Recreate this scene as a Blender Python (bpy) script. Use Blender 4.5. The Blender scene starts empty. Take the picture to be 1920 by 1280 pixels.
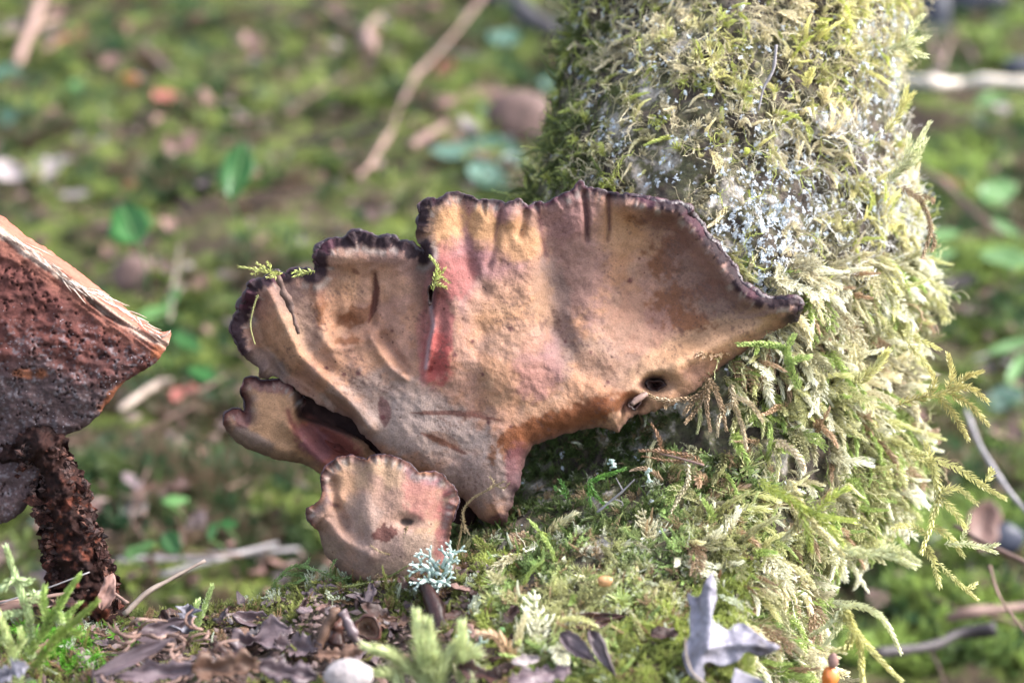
import bpy, math, random
import numpy as np
from mathutils import Vector, Matrix
from mathutils.geometry import delaunay_2d_cdt

# ------------------------------------------------------------------ camera, sky, sun, exposure
scn = bpy.context.scene
COL = scn.collection
CAM_H = 0.42
PITCH = math.radians(25)
SP, CP = math.sin(PITCH), math.cos(PITCH)
K = 36.0 / 50.0 / 1920.0            # metres per photo pixel at one metre
FOCUS = 0.412
cam_d = bpy.data.cameras.new('camera')
cam = bpy.data.objects.new('camera', cam_d)
COL.objects.link(cam)
cam.location = (0, 0, CAM_H)
cam.rotation_euler = (math.radians(90) - PITCH, 0, 0)
cam_d.lens = 50; cam_d.sensor_width = 36
cam_d.clip_start = 0.01; cam_d.clip_end = 200
cam_d.dof.use_dof = True
cam_d.dof.focus_distance = FOCUS
cam_d.dof.aperture_fstop = 7.5
scn.camera = cam

SUN_DIR = Vector((0.74, 0.08, 0.66)).normalized()     # towards the sun
w = bpy.data.worlds.new('World'); scn.world = w; w.use_nodes = True
nt = w.node_tree
bg = nt.nodes['Background']
sky = nt.nodes.new('ShaderNodeTexSky'); sky.sky_type = 'NISHITA'; sky.sun_disc = False
sky.sun_elevation = math.asin(SUN_DIR.z)
sky.sun_rotation = math.atan2(SUN_DIR.x, SUN_DIR.y)
sky.dust_density = 4.0; sky.air_density = 1.2
hs = nt.nodes.new('ShaderNodeHueSaturation'); hs.inputs['Saturation'].default_value = 0.62
nt.links.new(sky.outputs[0], hs.inputs['Color']); nt.links.new(hs.outputs[0], bg.inputs['Color'])
bg.inputs['Strength'].default_value = 0.14
sun_d = bpy.data.lights.new('sun', 'SUN'); sun = bpy.data.objects.new('sun', sun_d); COL.objects.link(sun)
sun_d.energy = 2.1; sun_d.angle = math.radians(18); sun_d.color = (1.0, 0.995, 0.99)
sun.rotation_euler = SUN_DIR.to_track_quat('Z', 'Y').to_euler()
sun.location = (1, 0, 2)
scn.view_settings.view_transform = 'Standard'
scn.view_settings.look = 'None'
scn.view_settings.exposure = 1.92
scn.view_settings.gamma = 1.0
scn.view_settings.use_curve_mapping = False
scn.render.engine = 'CYCLES'
scn.cycles.max_bounces = 6
scn.cycles.transparent_max_bounces = 4

rng = np.random.default_rng(7)
random.seed(7)

# ------------------------------------------------------------------ coordinates
R_ = np.array([1.0, 0, 0]); U_ = np.array([0, SP, CP]); F_ = np.array([0, CP, -SP]); C_ = np.array([0, 0, CAM_H])

def P(px, py, d):
    """world point seen at photo pixel (px,py) at distance d along the view axis"""
    px = np.asarray(px, float); py = np.asarray(py, float); d = np.asarray(d, float)
    px, py, d = np.broadcast_arrays(px, py, d)
    return C_ + ((px - 960) * K * d)[..., None] * R_ + (-(py - 640) * K * d)[..., None] * U_ + d[..., None] * F_

def gd(px, py, z=0.0):
    """distance of the forest floor along the view axis"""
    yk = -(np.asarray(py, float) - 640) * K
    return (CAM_H - z) / (SP - yk * CP)

# ------------------------------------------------------------------ noise (numpy)
def _h(i, j, s):
    n = (i.astype(np.int64) * 374761393 + j.astype(np.int64) * 668265263 + s * 2147483647) & 0x7fffffff
    n = ((n ^ (n >> 13)) * 1274126177) & 0x7fffffff
    n = (n ^ (n >> 16)) & 0xffff
    return n / 65535.0

def vn(x, y, s=0):
    x = np.asarray(x, float); y = np.asarray(y, float)
    xi = np.floor(x); yi = np.floor(y); fx = x - xi; fy = y - yi
    fx = fx * fx * (3 - 2 * fx); fy = fy * fy * (3 - 2 * fy)
    a = _h(xi, yi, s); b = _h(xi + 1, yi, s); c = _h(xi, yi + 1, s); d = _h(xi + 1, yi + 1, s)
    return (a * (1 - fx) + b * fx) * (1 - fy) + (c * (1 - fx) + d * fx) * fy * 1.0

def fbm(x, y, s=0, o=4):
    v = 0; a = 0.5; t = 0
    for k in range(o):
        v = v + a * vn(x * 2 ** k + 17.3 * k, y * 2 ** k - 9.1 * k, s + k * 31); t += a; a *= 0.5
    return v / t

def sstep(a, b, x):
    t = np.clip((x - a) / (b - a), 0, 1); return t * t * (3 - 2 * t)

# ------------------------------------------------------------------ tagging / mesh helpers
def tag(o, label=None, cat=None, group=None, kind=None):
    if label: o['label'] = label
    if cat: o['category'] = cat
    if group: o['group'] = group
    if kind: o['kind'] = kind
    return o

def thing(name, loc, label, cat, group=None):
    o = bpy.data.objects.new(name, None); COL.objects.link(o)
    o.location = loc; o.empty_display_size = 0.01
    return tag(o, label, cat, group)

def link(name, me, mat=None, parent=None):
    o = bpy.data.objects.new(name, me); COL.objects.link(o)
    if mat is not None:
        if len(me.materials) == 0: me.materials.append(mat)
    if parent is not None:
        o.parent = parent
        o.matrix_parent_inverse = Matrix.Translation(-parent.location)
    return o

def mesh(name, v, f, smooth=True, attrs=None):
    me = bpy.data.meshes.new(name)
    v = np.asarray(v, np.float32)
    if isinstance(f, np.ndarray):
        n = f.shape[1]
        me.vertices.add(len(v)); me.vertices.foreach_set('co', v.ravel())
        me.loops.add(f.size); me.loops.foreach_set('vertex_index', f.astype(np.int32).ravel())
        me.polygons.add(len(f)); me.polygons.foreach_set('loop_start', np.arange(0, f.size, n, dtype=np.int32))
        me.update(calc_edges=True); me.validate()
    else:
        me.from_pydata([tuple(p) for p in v], [], f); me.update()
    if smooth: me.polygons.foreach_set('use_smooth', np.ones(len(me.polygons), bool))
    for k, (a, dom) in (attrs or {}).items():
        a = np.asarray(a, np.float32)
        if a.ndim == 2:
            at = me.color_attributes.new(k, 'FLOAT_COLOR', 'POINT')
            c = np.ones((len(a), 4), np.float32); c[:, :3] = a
            at.data.foreach_set('color', c.ravel())
        else:
            at = me.attributes.new(k, 'FLOAT', 'POINT'); at.data.foreach_set('value', a)
    return me

def tube_np(pts, rad, n=8, lump=0.0, seed=0, cap=True):
    """tube round a polyline of world points"""
    pts = np.asarray(pts, float); m = len(pts)
    rad = np.broadcast_to(np.asarray(rad, float), (m,)).copy()
    tan = np.gradient(pts, axis=0); tan /= np.linalg.norm(tan, axis=1)[:, None] + 1e-12
    ref = np.array([0.13, 0.2, 0.97]); side = np.cross(tan, ref)
    side /= np.linalg.norm(side, axis=1)[:, None] + 1e-9
    up = np.cross(side, tan)
    a = np.arange(n) / n * 2 * np.pi
    rr = rad[:, None] * (1 + lump * (2 * vn(np.arange(m)[:, None] * 0.45 + seed, np.cos(a)[None] * 1.2 + 3 + 0 * rad[:, None], seed) - 1))
    v = pts[:, None, :] + rr[..., None] * (np.cos(a)[None, :, None] * side[:, None, :] + np.sin(a)[None, :, None] * up[:, None, :])
    v = v.reshape(-1, 3)
    f = []
    for i in range(m - 1):
        for j in range(n):
            f.append((i * n + j, i * n + (j + 1) % n, (i + 1) * n + (j + 1) % n, (i + 1) * n + j))
    if cap:
        f.append(tuple(range(n - 1, -1, -1))); f.append(tuple((m - 1) * n + k for k in range(n)))
    return v, f

def smooth_line(pts, n=6):
    """catmull-rom through points (any dimension)"""
    p = np.asarray(pts, float); q = np.vstack([2 * p[0] - p[1], p, 2 * p[-1] - p[-2]])
    out = []
    for i in range(1, len(q) - 2):
        for k in range(n):
            t = k / n
            out.append(0.5 * ((2 * q[i]) + (-q[i - 1] + q[i + 1]) * t + (2 * q[i - 1] - 5 * q[i] + 4 * q[i + 1] - q[i + 2]) * t * t
                              + (-q[i - 1] + 3 * q[i] - 3 * q[i + 1] + q[i + 2]) * t ** 3))
    out.append(q[-2]); return np.array(out)

# ------------------------------------------------------------------ materials
def new_mat(name):
    m = bpy.data.materials.new(name); m.use_nodes = True
    t = m.node_tree; b = t.nodes['Principled BSDF']
    return m, t, b

def N(t, typ, **kw):
    n = t.nodes.new(typ)
    for k, v in kw.items():
        if hasattr(n, k): setattr(n, k, v)
    return n

def noise(t, scale, detail=5, rough=0.6, vec=None):
    n = N(t, 'ShaderNodeTexNoise'); n.inputs['Scale'].default_value = scale
    n.inputs['Detail'].default_value = detail; n.inputs['Roughness'].default_value = rough
    if vec is None:
        tc = N(t, 'ShaderNodeTexCoord'); vec = tc.outputs['Object']
    t.links.new(vec, n.inputs['Vector']); return n

def ramp(t, fac, stops):
    r = N(t, 'ShaderNodeValToRGB'); cr = r.color_ramp
    while len(cr.elements) > 1: cr.elements.remove(cr.elements[-1])
    cr.elements[0].position = stops[0][0]; cr.elements[0].color = (*stops[0][1], 1)
    for p, c in stops[1:]:
        e = cr.elements.new(p); e.color = (*c, 1)
    t.links.new(fac, r.inputs['Fac']); return r

def bump(t, b, height, strength=0.5, dist=0.001, prev=None):
    n = N(t, 'ShaderNodeBump'); n.inputs['Strength'].default_value = strength; n.inputs['Distance'].default_value = dist
    t.links.new(height, n.inputs['Height'])
    if prev: t.links.new(prev, n.inputs['Normal'])
    t.links.new(n.outputs[0], b.inputs['Normal']); return n.outputs[0]

def mulc(t, a, b_, fac=1.0, mode='MULTIPLY'):
    m = N(t, 'ShaderNodeMix', data_type='RGBA', blend_type=mode)
    m.inputs['Factor'].default_value = fac
    for s, i in ((a, 6), (b_, 7)):
        if isinstance(s, tuple): m.inputs[i].default_value = (*s, 1)
        else: t.links.new(s, m.inputs[i])
    return m.outputs[2]

def mat_simple(name, cols, scale=400, rough=0.7, bstr=0.5, bdist=0.0006, spec=0.4, vary=0.25, detail=5, stretch=None, transl=0.0):
    """noise-coloured surface; cols = list of linear colours"""
    m, t, b = new_mat(name)
    vec = None
    if stretch:
        tc = N(t, 'ShaderNodeTexCoord'); mp = N(t, 'ShaderNodeMapping'); mp.inputs['Scale'].default_value = stretch
        t.links.new(tc.outputs['Object'], mp.inputs['Vector']); vec = mp.outputs[0]
    n = noise(t, scale, detail, 0.65, vec)
    st = [(0.3 + 0.4 * i / max(1, len(cols) - 1), c) for i, c in enumerate(cols)]
    r = ramp(t, n.outputs['Fac'], st)
    oi = N(t, 'ShaderNodeObjectInfo'); mr = N(t, 'ShaderNodeMapRange')
    mr.inputs['To Min'].default_value = 1 - vary; mr.inputs['To Max'].default_value = 1 + vary
    t.links.new(oi.outputs['Random'], mr.inputs['Value'])
    vm = N(t, 'ShaderNodeVectorMath', operation='SCALE')
    t.links.new(r.outputs[0], vm.inputs[0]); t.links.new(mr.outputs[0], vm.inputs['Scale'])
    t.links.new(vm.outputs[0], b.inputs['Base Color'])
    b.inputs['Roughness'].default_value = rough
    b.inputs['Specular IOR Level'].default_value = spec
    n2 = noise(t, scale * 3, 4, 0.6, vec)
    bump(t, b, n2.outputs['Fac'], bstr, bdist)
    if transl > 0:
        tr = N(t, 'ShaderNodeBsdfTranslucent'); mx = N(t, 'ShaderNodeMixShader'); mx.inputs[0].default_value = transl
        t.links.new(vm.outputs[0], tr.inputs['Color'])
        out = t.nodes['Material Output']
        t.links.new(b.outputs[0], mx.inputs[1]); t.links.new(tr.outputs[0], mx.inputs[2]); t.links.new(mx.outputs[0], out.inputs['Surface'])
    return m

def mat_attr(name, rough=0.6, spec=0.35, fine=1500, fstr=0.35, fdist=0.00035, coarse=220, cstr=0.4, cdist=0.0012, speck=True, tone=0.25, gain=1.0):
    """pigment from the mesh's colour attribute plus grain and relief"""
    m, t, b = new_mat(name)
    a = N(t, 'ShaderNodeAttribute', attribute_name='Col')
    n1 = noise(t, coarse, 6, 0.62); n2 = noise(t, fine, 3, 0.6)
    g = ramp(t, n1.outputs['Fac'], [(0.3, (1 - tone,) * 3), (0.7, (1 + tone * 0.8,) * 3)])
    c = mulc(t, a.outputs['Color'], g.outputs[0])
    g2 = ramp(t, n2.outputs['Fac'], [(0.3, (1 - tone,) * 3), (0.65, (1 + tone * 0.6,) * 3)])
    c = mulc(t, c, g2.outputs[0])
    if speck:
        v = N(t, 'ShaderNodeTexVoronoi'); v.inputs['Scale'].default_value = 340
        tc = N(t, 'ShaderNodeTexCoord'); t.links.new(tc.outputs['Object'], v.inputs['Vector'])
        n3 = noise(t, 60, 3, 0.5)
        ad = N(t, 'ShaderNodeMath', operation='ADD'); t.links.new(v.outputs['Distance'], ad.inputs[0]); 
        mm = N(t, 'ShaderNodeMath', operation='MULTIPLY'); mm.inputs[1].default_value = 0.35
        t.links.new(n3.outputs['Fac'], mm.inputs[0]); t.links.new(mm.outputs[0], ad.inputs[1])
        g3 = ramp(t, ad.outputs[0], [(0.20, (0.42, 0.36, 0.36)), (0.30, (1, 1, 1))])
        c = mulc(t, c, g3.outputs[0])
    c = mulc(t, c, (gain,) * 3)
    t.links.new(c, b.inputs['Base Color'])
    b.inputs['Roughness'].default_value = rough; b.inputs['Specular IOR Level'].default_value = spec
    o = bump(t, b, n1.outputs['Fac'], cstr, cdist)
    n4 = noise(t, coarse * 3, 5, .7); o = bump(t, b, n4.outputs['Fac'], cstr, cdist * .45, o)
    bump(t, b, n2.outputs['Fac'], fstr, fdist, o)
    return m

def mat_moss(name, transl=0.35, rough=0.45, instancer=True, base=None):
    """tint per shoot, browner at the foot and paler at the tip"""
    m, t, b = new_mat(name)
    if instancer:
        a = N(t, 'ShaderNodeAttribute', attribute_name='tint', attribute_type='INSTANCER'); col = a.outputs['Color']
    else:
        a = N(t, 'ShaderNodeObjectInfo'); col = a.outputs['Color']
    tip = N(t, 'ShaderNodeAttribute', attribute_name='tip')
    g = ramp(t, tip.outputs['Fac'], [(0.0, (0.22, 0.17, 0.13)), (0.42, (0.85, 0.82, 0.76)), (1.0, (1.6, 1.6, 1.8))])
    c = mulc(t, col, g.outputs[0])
    t.links.new(c, b.inputs['Base Color']); b.inputs['Roughness'].default_value = rough
    b.inputs['Specular IOR Level'].default_value = 0.3
    tr = N(t, 'ShaderNodeBsdfTranslucent'); t.links.new(c, tr.inputs['Color'])
    mx = N(t, 'ShaderNodeMixShader'); mx.inputs[0].default_value = transl
    out = t.nodes['Material Output']
    t.links.new(b.outputs[0], mx.inputs[1]); t.links.new(tr.outputs[0], mx.inputs[2]); t.links.new(mx.outputs[0], out.inputs['Surface'])
    return m

# ------------------------------------------------------------------ outline / relief tools (all in photo pixels, then put at real distances)
def seg_dist(x, y, poly, closed=False):
    poly = np.asarray(poly, float)
    a = poly if closed else poly[:-1]
    b = np.roll(poly, -1, 0) if closed else poly[1:]
    best = np.full(x.shape, 1e9); t_best = np.zeros(x.shape); sg = np.zeros(x.shape); L = len(a)
    for i in range(L):
        dx, dy = b[i] - a[i]; l2 = dx * dx + dy * dy + 1e-9
        t = ((x - a[i][0]) * dx + (y - a[i][1]) * dy) / l2; tc = np.clip(t, 0, 1)
        ex = x - a[i][0] - tc * dx; ey = y - a[i][1] - tc * dy
        d = np.hypot(ex, ey); m = d < best
        best = np.where(m, d, best); t_best = np.where(m, (i + tc) / L, t_best)
        sg = np.where(m, np.sign(dx * ey - dy * ex), sg)
    return best, t_best, sg

def inside(x, y, poly):
    c = np.zeros(x.shape, bool); n = len(poly); j = n - 1
    for i in range(n):
        xi, yi = poly[i]; xj, yj = poly[j]
        if yi != yj:
            m = ((yi > y) != (yj > y)) & (x < (xj - xi) * (y - yi) / (yj - yi) + xi)
            c ^= m
        j = i
    return c

def gau(x, y, cx, cy, sx, sy, ang=0):
    a = math.radians(ang); u = (x - cx) * math.cos(a) + (y - cy) * math.sin(a); v = -(x - cx) * math.sin(a) + (y - cy) * math.cos(a)
    return np.exp(-0.5 * ((u / sx) ** 2 + (v / sy) ** 2))

def rid(x, y, poly, wd):
    d, t, s = seg_dist(x, y, poly); return np.exp(-(d / wd) ** 2)

def stp(x, y, poly, wd, fade=0.25, reach=60):
    """step across a line: +1/2 on its left, falling off with distance"""
    d, t, s = seg_dist(x, y, poly)
    e = np.clip(t / fade, 0, 1) * np.clip((1 - t) / fade, 0, 1) if fade > 0 else 1
    return 0.5 * s * np.tanh(d / wd) * np.exp(-(d / reach) ** 2) * e

def relief_body(name, outline, depth_fn, thick_fn, color_fn, mat, parent, step=4.0, rough_edge=None, sub=5):
    """solid slab whose outline is given in pixels; front relief depth_fn, back thick_fn behind it"""
    poly = np.array(outline, float)[:, :2]
    ext = np.array(outline, float)[:, 2] if len(outline[0]) > 2 else np.zeros(len(poly))
    cl = smooth_line(np.vstack([np.column_stack([poly, ext]), np.append(poly[0], ext[0])]), 8)[:-1]
    # resample
    q = np.vstack([cl, cl[:1]]); L = np.r_[0, np.cumsum(np.hypot(*(np.diff(q[:, :2], axis=0).T)))]
    n = int(L[-1] / step); s = np.linspace(0, L[-1], n, endpoint=False)
    ox = np.interp(s, L, q[:, 0]); oy = np.interp(s, L, q[:, 1]); oe = np.clip(np.interp(s, L, q[:, 2]), 0, 1)
    nx = np.gradient(oy); ny = -np.gradient(ox); nl = np.hypot(nx, ny) + 1e-9; nx /= nl; ny /= nl
    if rough_edge:
        a1, f1 = rough_edge
        r = a1 * (2 * fbm(s / f1, s * 0, 5, 3) - 1) + 0.5 * a1 * (2 * vn(s / (f1 * 0.33), s * 0 + 4, 9) - 1)
        ox = ox + nx * r; oy = oy + ny * r
    P2 = np.column_stack([ox, oy])
    x0, y0 = P2.min(0); x1, y1 = P2.max(0)
    gx, gy = np.meshgrid(np.arange(x0, x1, step), np.arange(y0, y1, step * 0.87))
    gx[1::2] += step / 2; gx = gx.ravel() + rng.uniform(-.15, .15, gx.size) * step; gy = gy.ravel() + rng.uniform(-.15, .15, gy.size) * step
    m = inside(gx, gy, P2); gx = gx[m]; gy = gy[m]
    d, _, _ = seg_dist(gx, gy, P2[::2], True); m = d > step * 0.55; gx = gx[m]; gy = gy[m]
    vv = [Vector(p) for p in P2] + [Vector((a, b)) for a, b in zip(gx, gy)]
    r = delaunay_2d_cdt(vv, [], [list(range(len(P2)))], 1, 1e-5)
    X = np.array([v[0] for v in r[0]]); Y = np.array([v[1] for v in r[0]]); F = np.array([list(f) for f in r[2]])
    D, T, _ = seg_dist(X, Y, P2[::2], True)
    e = np.interp(T, np.linspace(0, 1, len(oe), endpoint=False), oe)
    sarc = T * L[-1]
    dep = depth_fn(X, Y, D, e, sarc); th = thick_fn(X, Y, D, e)
    colr = color_fn(X, Y, D, e, sarc)
    front = P(X, Y, dep); back = P(X, Y, dep + th)
    # boundary
    E = np.vstack([F[:, [0, 1]], F[:, [1, 2]], F[:, [2, 0]]]); key = np.sort(E, 1); k = key[:, 0] * 10 ** 7 + key[:, 1]
    u, inv, cnt = np.unique(k, return_inverse=True, return_counts=True); B = E[cnt[inv] == 1]
    n = len(X)
    faces = np.vstack([F, F[:, ::-1] + n, np.column_stack([B[:, 1], B[:, 0], B[:, 0] + n]), np.column_stack([B[:, 1], B[:, 0] + n, B[:, 1] + n])])
    # orientation: want front normals towards the camera
    a, b_, c = front[F[0][0]], front[F[0][1]], front[F[0][2]]
    if np.dot(np.cross(b_ - a, c - a), C_ - a) < 0: faces = faces[:, ::-1]
    me = mesh(name, np.vstack([front, back]), np.ascontiguousarray(faces), True, {'Col': (np.vstack([colr, colr * 0.8]), 'POINT')})
    o = link(name, me, mat, parent)
    return o, (ox, oy, oe, s)

def mixc(base, c, f):
    f = np.clip(f, 0, 1)[:, None]; return base * (1 - f) + np.array(c)[None] * f

# ================================================================== LARGE STRUCTURE
# ---- forest floor
def floor_z(x, y):
    near = np.exp(-((x / 3.0) ** 2 + ((y - 1.2) / 3.0) ** 2))
    return ((fbm(x * 9, y * 9, 2, 4) - 0.5) * 0.035 + (fbm(x * 32, y * 32, 5, 3) - 0.5) * 0.014) * (0.3 + near) + (fbm(x * 1.1 + 5, y * 1.1, 8, 2) - .5) * 0.05

def build_floor():
    u = np.linspace(-1, 1, 301); v = np.linspace(0, 1, 341)
    xs = np.sign(u) * (np.abs(u) * 1.3 + 58 * np.abs(u) ** 7)
    ys = -0.6 + v * 3.6 + 56 * v ** 9
    X, Y = np.meshgrid(xs, ys); Z = floor_z(X, Y)
    V = np.column_stack([X.ravel(), Y.ravel(), Z.ravel()])
    nx, ny = len(xs), len(ys)
    i = np.arange(nx * ny).reshape(ny, nx)
    F = np.column_stack([i[:-1, :-1].ravel(), i[:-1, 1:].ravel(), i[1:, 1:].ravel(), i[1:, :-1].ravel()])
    m, t, b = new_mat('forest_floor')
    n1 = noise(t, 22, 6, 0.62); n2 = noise(t, 95, 5, 0.7)
    r1 = ramp(t, n1.outputs['Fac'], [(0.34, (0.020, 0.014, 0.012)), (0.45, (0.06, 0.045, 0.03)), (0.53, (0.07, 0.09, 0.025)), (0.64, (0.12, 0.15, 0.035)), (0.75, (0.07, 0.11, 0.03))])
    r2 = ramp(t, n2.outputs['Fac'], [(0.3, (0.35, 0.33, 0.3)), (0.5, (1, 1, 1)), (0.7, (1.6, 1.5, 1.35))])
    t.links.new(mulc(t, r1.outputs[0], r2.outputs[0]), b.inputs['Base Color']); b.inputs['Roughness'].default_value = 0.95; b.inputs['Specular IOR Level'].default_value = .15
    bump(t, b, n2.outputs['Fac'], 0.9, 0.01)
    o = link('forest_floor', mesh('forest_floor', V, F), m); tag(o, kind='structure'); return o
build_floor()

def interp_rows(tab, y):
    a = np.array(tab, float); return np.interp(y, a[:, 0], a[:, 1])

# ---- mossy leaning trunk; outline read off in pixels, stood at its own distance with real thickness
T_L = [(-250, 1100), (-120, 1090), (0, 1106), (100, 1086), (200, 1062), (280, 1038), (350, 1012), (450, 985), (600, 975), (800, 965), (900, 935), (960, 890), (1020, 840), (1100, 770), (1200, 715), (1300, 690), (1500, 660)]
T_R = [(-250, 1740), (-120, 1735), (0, 1718), (100, 1698), (200, 1690), (280, 1690), (350, 1704), (420, 1712), (500, 1695), (600, 1675), (680, 1662), (760, 1675), (850, 1682), (930, 1655), (1000, 1615), (1080, 1545), (1130, 1508), (1200, 1495), (1300, 1500), (1500, 1510)]
T_D = [(-250, .470), (0, .452), (200, .441), (400, .433), (600, .428), (800, .422), (900, .412), (1000, .398), (1100, .382), (1200, .368), (1300, .355), (1500, .335)]
def trunk_pt(y, th, off=0.0):
    """y = row in pixels, th = angle (90 deg faces the camera); off = metres outwards"""
    y = np.asarray(y, float); th = np.asarray(th, float)
    l = interp_rows(T_L, y); r = interp_rows(T_R, y); d = interp_rows(T_D, y)
    xc = (l + r) / 2; rx = (r - l) / 2
    rz = 0.058 + 0.02 * sstep(900, 1300, y)
    nn = (fbm(np.cos(th) * 2.2 + 3, y / 190 + np.sin(th) * 2.2, 11, 3) - .5) * 0.016 + (fbm(np.cos(th) * 9 + 3, y / 45 + np.sin(th) * 9, 12, 3) - .5) * 0.0075
    # hollow under the big bracket
    px = xc + rx * np.cos(th)
    nn = nn - 0.014 * gau(px, y, 1130, 850, 150, 50, -22) * (np.sin(th) > 0)
    o = nn + off
    px = px + np.cos(th) * o / (K * d)
    dep = d + rz - (rz + o) * np.sin(th)
    return P(px, y, dep), px, dep

def build_trunk():
    ys = np.arange(-250, 1501, 6.0); th = np.linspace(0, 2 * np.pi, 340, endpoint=False)
    Y, T = np.meshgrid(ys, th, indexing='ij')
    V, px, dep = trunk_pt(Y, T)
    rings = [V]
    last = V[-1]
    for k in range(1, 13):
        q = last.copy(); f = k / 12
        q[:, 2] = last[:, 2] * (1 - f) + (-0.02) * f
        c = last.mean(0); q[:, :2] = c[:2] + (last[:, :2] - c[:2]) * (1 + 0.25 * f)
        rings.append(q[None])
    V = np.concatenate(rings, 0); m, n = V.shape[:2]
    i = np.arange(m * n).reshape(m, n); j = np.roll(i, -1, 1)
    F = np.column_stack([i[:-1].ravel(), i[1:].ravel(), j[1:].ravel(), j[:-1].ravel()])
    mt, t, b = new_mat('trunk_bark')
    n1 = noise(t, 70, 7, 0.65); n2 = noise(t, 420, 5, 0.65)
    r1 = ramp(t, n1.outputs['Fac'], [(0.3, (0.020, 0.014, 0.011)), (0.45, (0.06, 0.045, 0.035)), (0.55, (0.085, 0.085, 0.04)), (0.60, (0.26, 0.23, 0.20)), (0.68, (0.50, 0.48, 0.45))])
    r2 = ramp(t, n2.outputs['Fac'], [(0.3, (0.3, 0.28, 0.25)), (0.5, (1, 1, 1)), (0.68, (1.7, 1.6, 1.5))])
    t.links.new(mulc(t, r1.outputs[0], r2.outputs[0]), b.inputs['Base Color']); b.inputs['Roughness'].default_value = 0.85
    o1 = bump(t, b, n1.outputs['Fac'], 0.8, 0.004); bump(t, b, n2.outputs['Fac'], 0.8, 0.0012, o1)
    tr = thing('mossy_trunk', (0.025, 0.40, 0), 'leaning tree trunk wrapped in moss and pale lichen carrying the large tan bracket fungus', 'tree trunk')
    link('bark', mesh('bark', V.reshape(-1, 3), F), mt, tr)
    return tr
TRUNK = build_trunk()

# ---- bank of soil and litter at the trunk's foot, falling away behind its crest
B_Y = [(-400, 1165), (0, 1165), (120, 1150), (220, 1165), (330, 1150), (430, 1140), (520, 1108), (600, 1094), (700, 1084), (800, 1068), (900, 1048), (1000, 1020), (1400, 1000), (1600, 1000)]
def bank_pt(px, t):
    """t 0 = near edge below the frame, 1 = crest, up to 2 = down the far side"""
    px = np.asarray(px, float); t = np.asarray(t, float)
    yc = interp_rows(B_Y, px)
    tt = np.clip(t, 0, 1)
    py = 1560 + (yc - 1560) * tt
    d = 0.300 + (0.408 - 0.300) * tt
    n = (fbm(px / 150, tt * 3.2, 21, 3) - .5) * 0.012 + (fbm(px / 38, tt * 12, 22, 3) - .5) * 0.006
    n = n + .006 * gau(px, tt * 100, 760, 100, 130, 6)
    n = n * sstep(1.02, 0.86, t)
    p = P(px, py, d)
    p[..., 2] += n
    back = np.clip(t - 1, 0, 1)
    p[..., 1] += back * 0.11
    z_end = -0.03
    p[..., 2] = p[..., 2] * (1 - np.minimum(1, back * 1.05)) + z_end * np.minimum(1, back * 1.05)
    return p, py, d

def build_bank():
    xs = np.arange(-420, 1381, 7.0); ts = np.r_[np.linspace(0, 1, 110), np.linspace(1.03, 2, 16)]
    T, X = np.meshgrid(ts, xs, indexing='ij')
    V, _, _ = bank_pt(X, T)
    f = V[0].copy(); rows = [V]
    fr = []
    for k in (1.0, .66, .33):
        q = f.copy(); q[:, 2] = f[:, 2] * (1 - k) + (-0.03) * k; fr.append(q[None])
    V = np.concatenate(fr + rows, 0); m, n = V.shape[:2]
    i = np.arange(m * n).reshape(m, n)
    F = np.column_stack([i[:-1, :-1].ravel(), i[:-1, 1:].ravel(), i[1:, 1:].ravel(), i[1:, :-1].ravel()])
    mt, t, b = new_mat('bank_soil')
    n1 = noise(t, 60, 6, 0.65); n2 = noise(t, 330, 6, 0.7)
    r1 = ramp(t, n1.outputs['Fac'], [(0.3, (0.018, 0.012, 0.010)), (0.5, (0.055, 0.035, 0.028)), (0.62, (0.07, 0.08, 0.025)), (0.75, (0.10, 0.07, 0.06))])
    r2 = ramp(t, n2.outputs['Fac'], [(0.3, (0.3, 0.28, 0.28)), (0.5, (1, 1, 1)), (0.7, (2.2, 2.0, 2.0))])
    t.links.new(mulc(t, r1.outputs[0], r2.outputs[0]), b.inputs['Base Color']); b.inputs['Roughness'].default_value = 0.85
    bump(t, b, n2.outputs['Fac'], 1.0, 0.002)
    o = link('soil_bank', mesh('soil_bank', V.reshape(-1, 3), F), mt); tag(o, kind='structure')
    return o
build_bank()

# ================================================================== MOSS SHOOTS (templates, unit length)
def leaf_fan(c, t, n, ang, ln, wd, tipc):
    """one pointed leaf, folded along its middle: 4 verts, 2 tris"""
    dirv = t * math.cos(ang) + n * math.sin(ang); sd = np.cross(dirv, n); sd /= np.linalg.norm(sd) + 1e-9
    mid = c + dirv * ln * 0.42
    lift = n * wd * 0.5
    return [c, mid + sd * wd * .5 + lift, c + dirv * ln + n * ln * 0.08, mid - sd * wd * .5 + lift], [tipc * .5, tipc * .85, tipc, tipc * .85]

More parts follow.
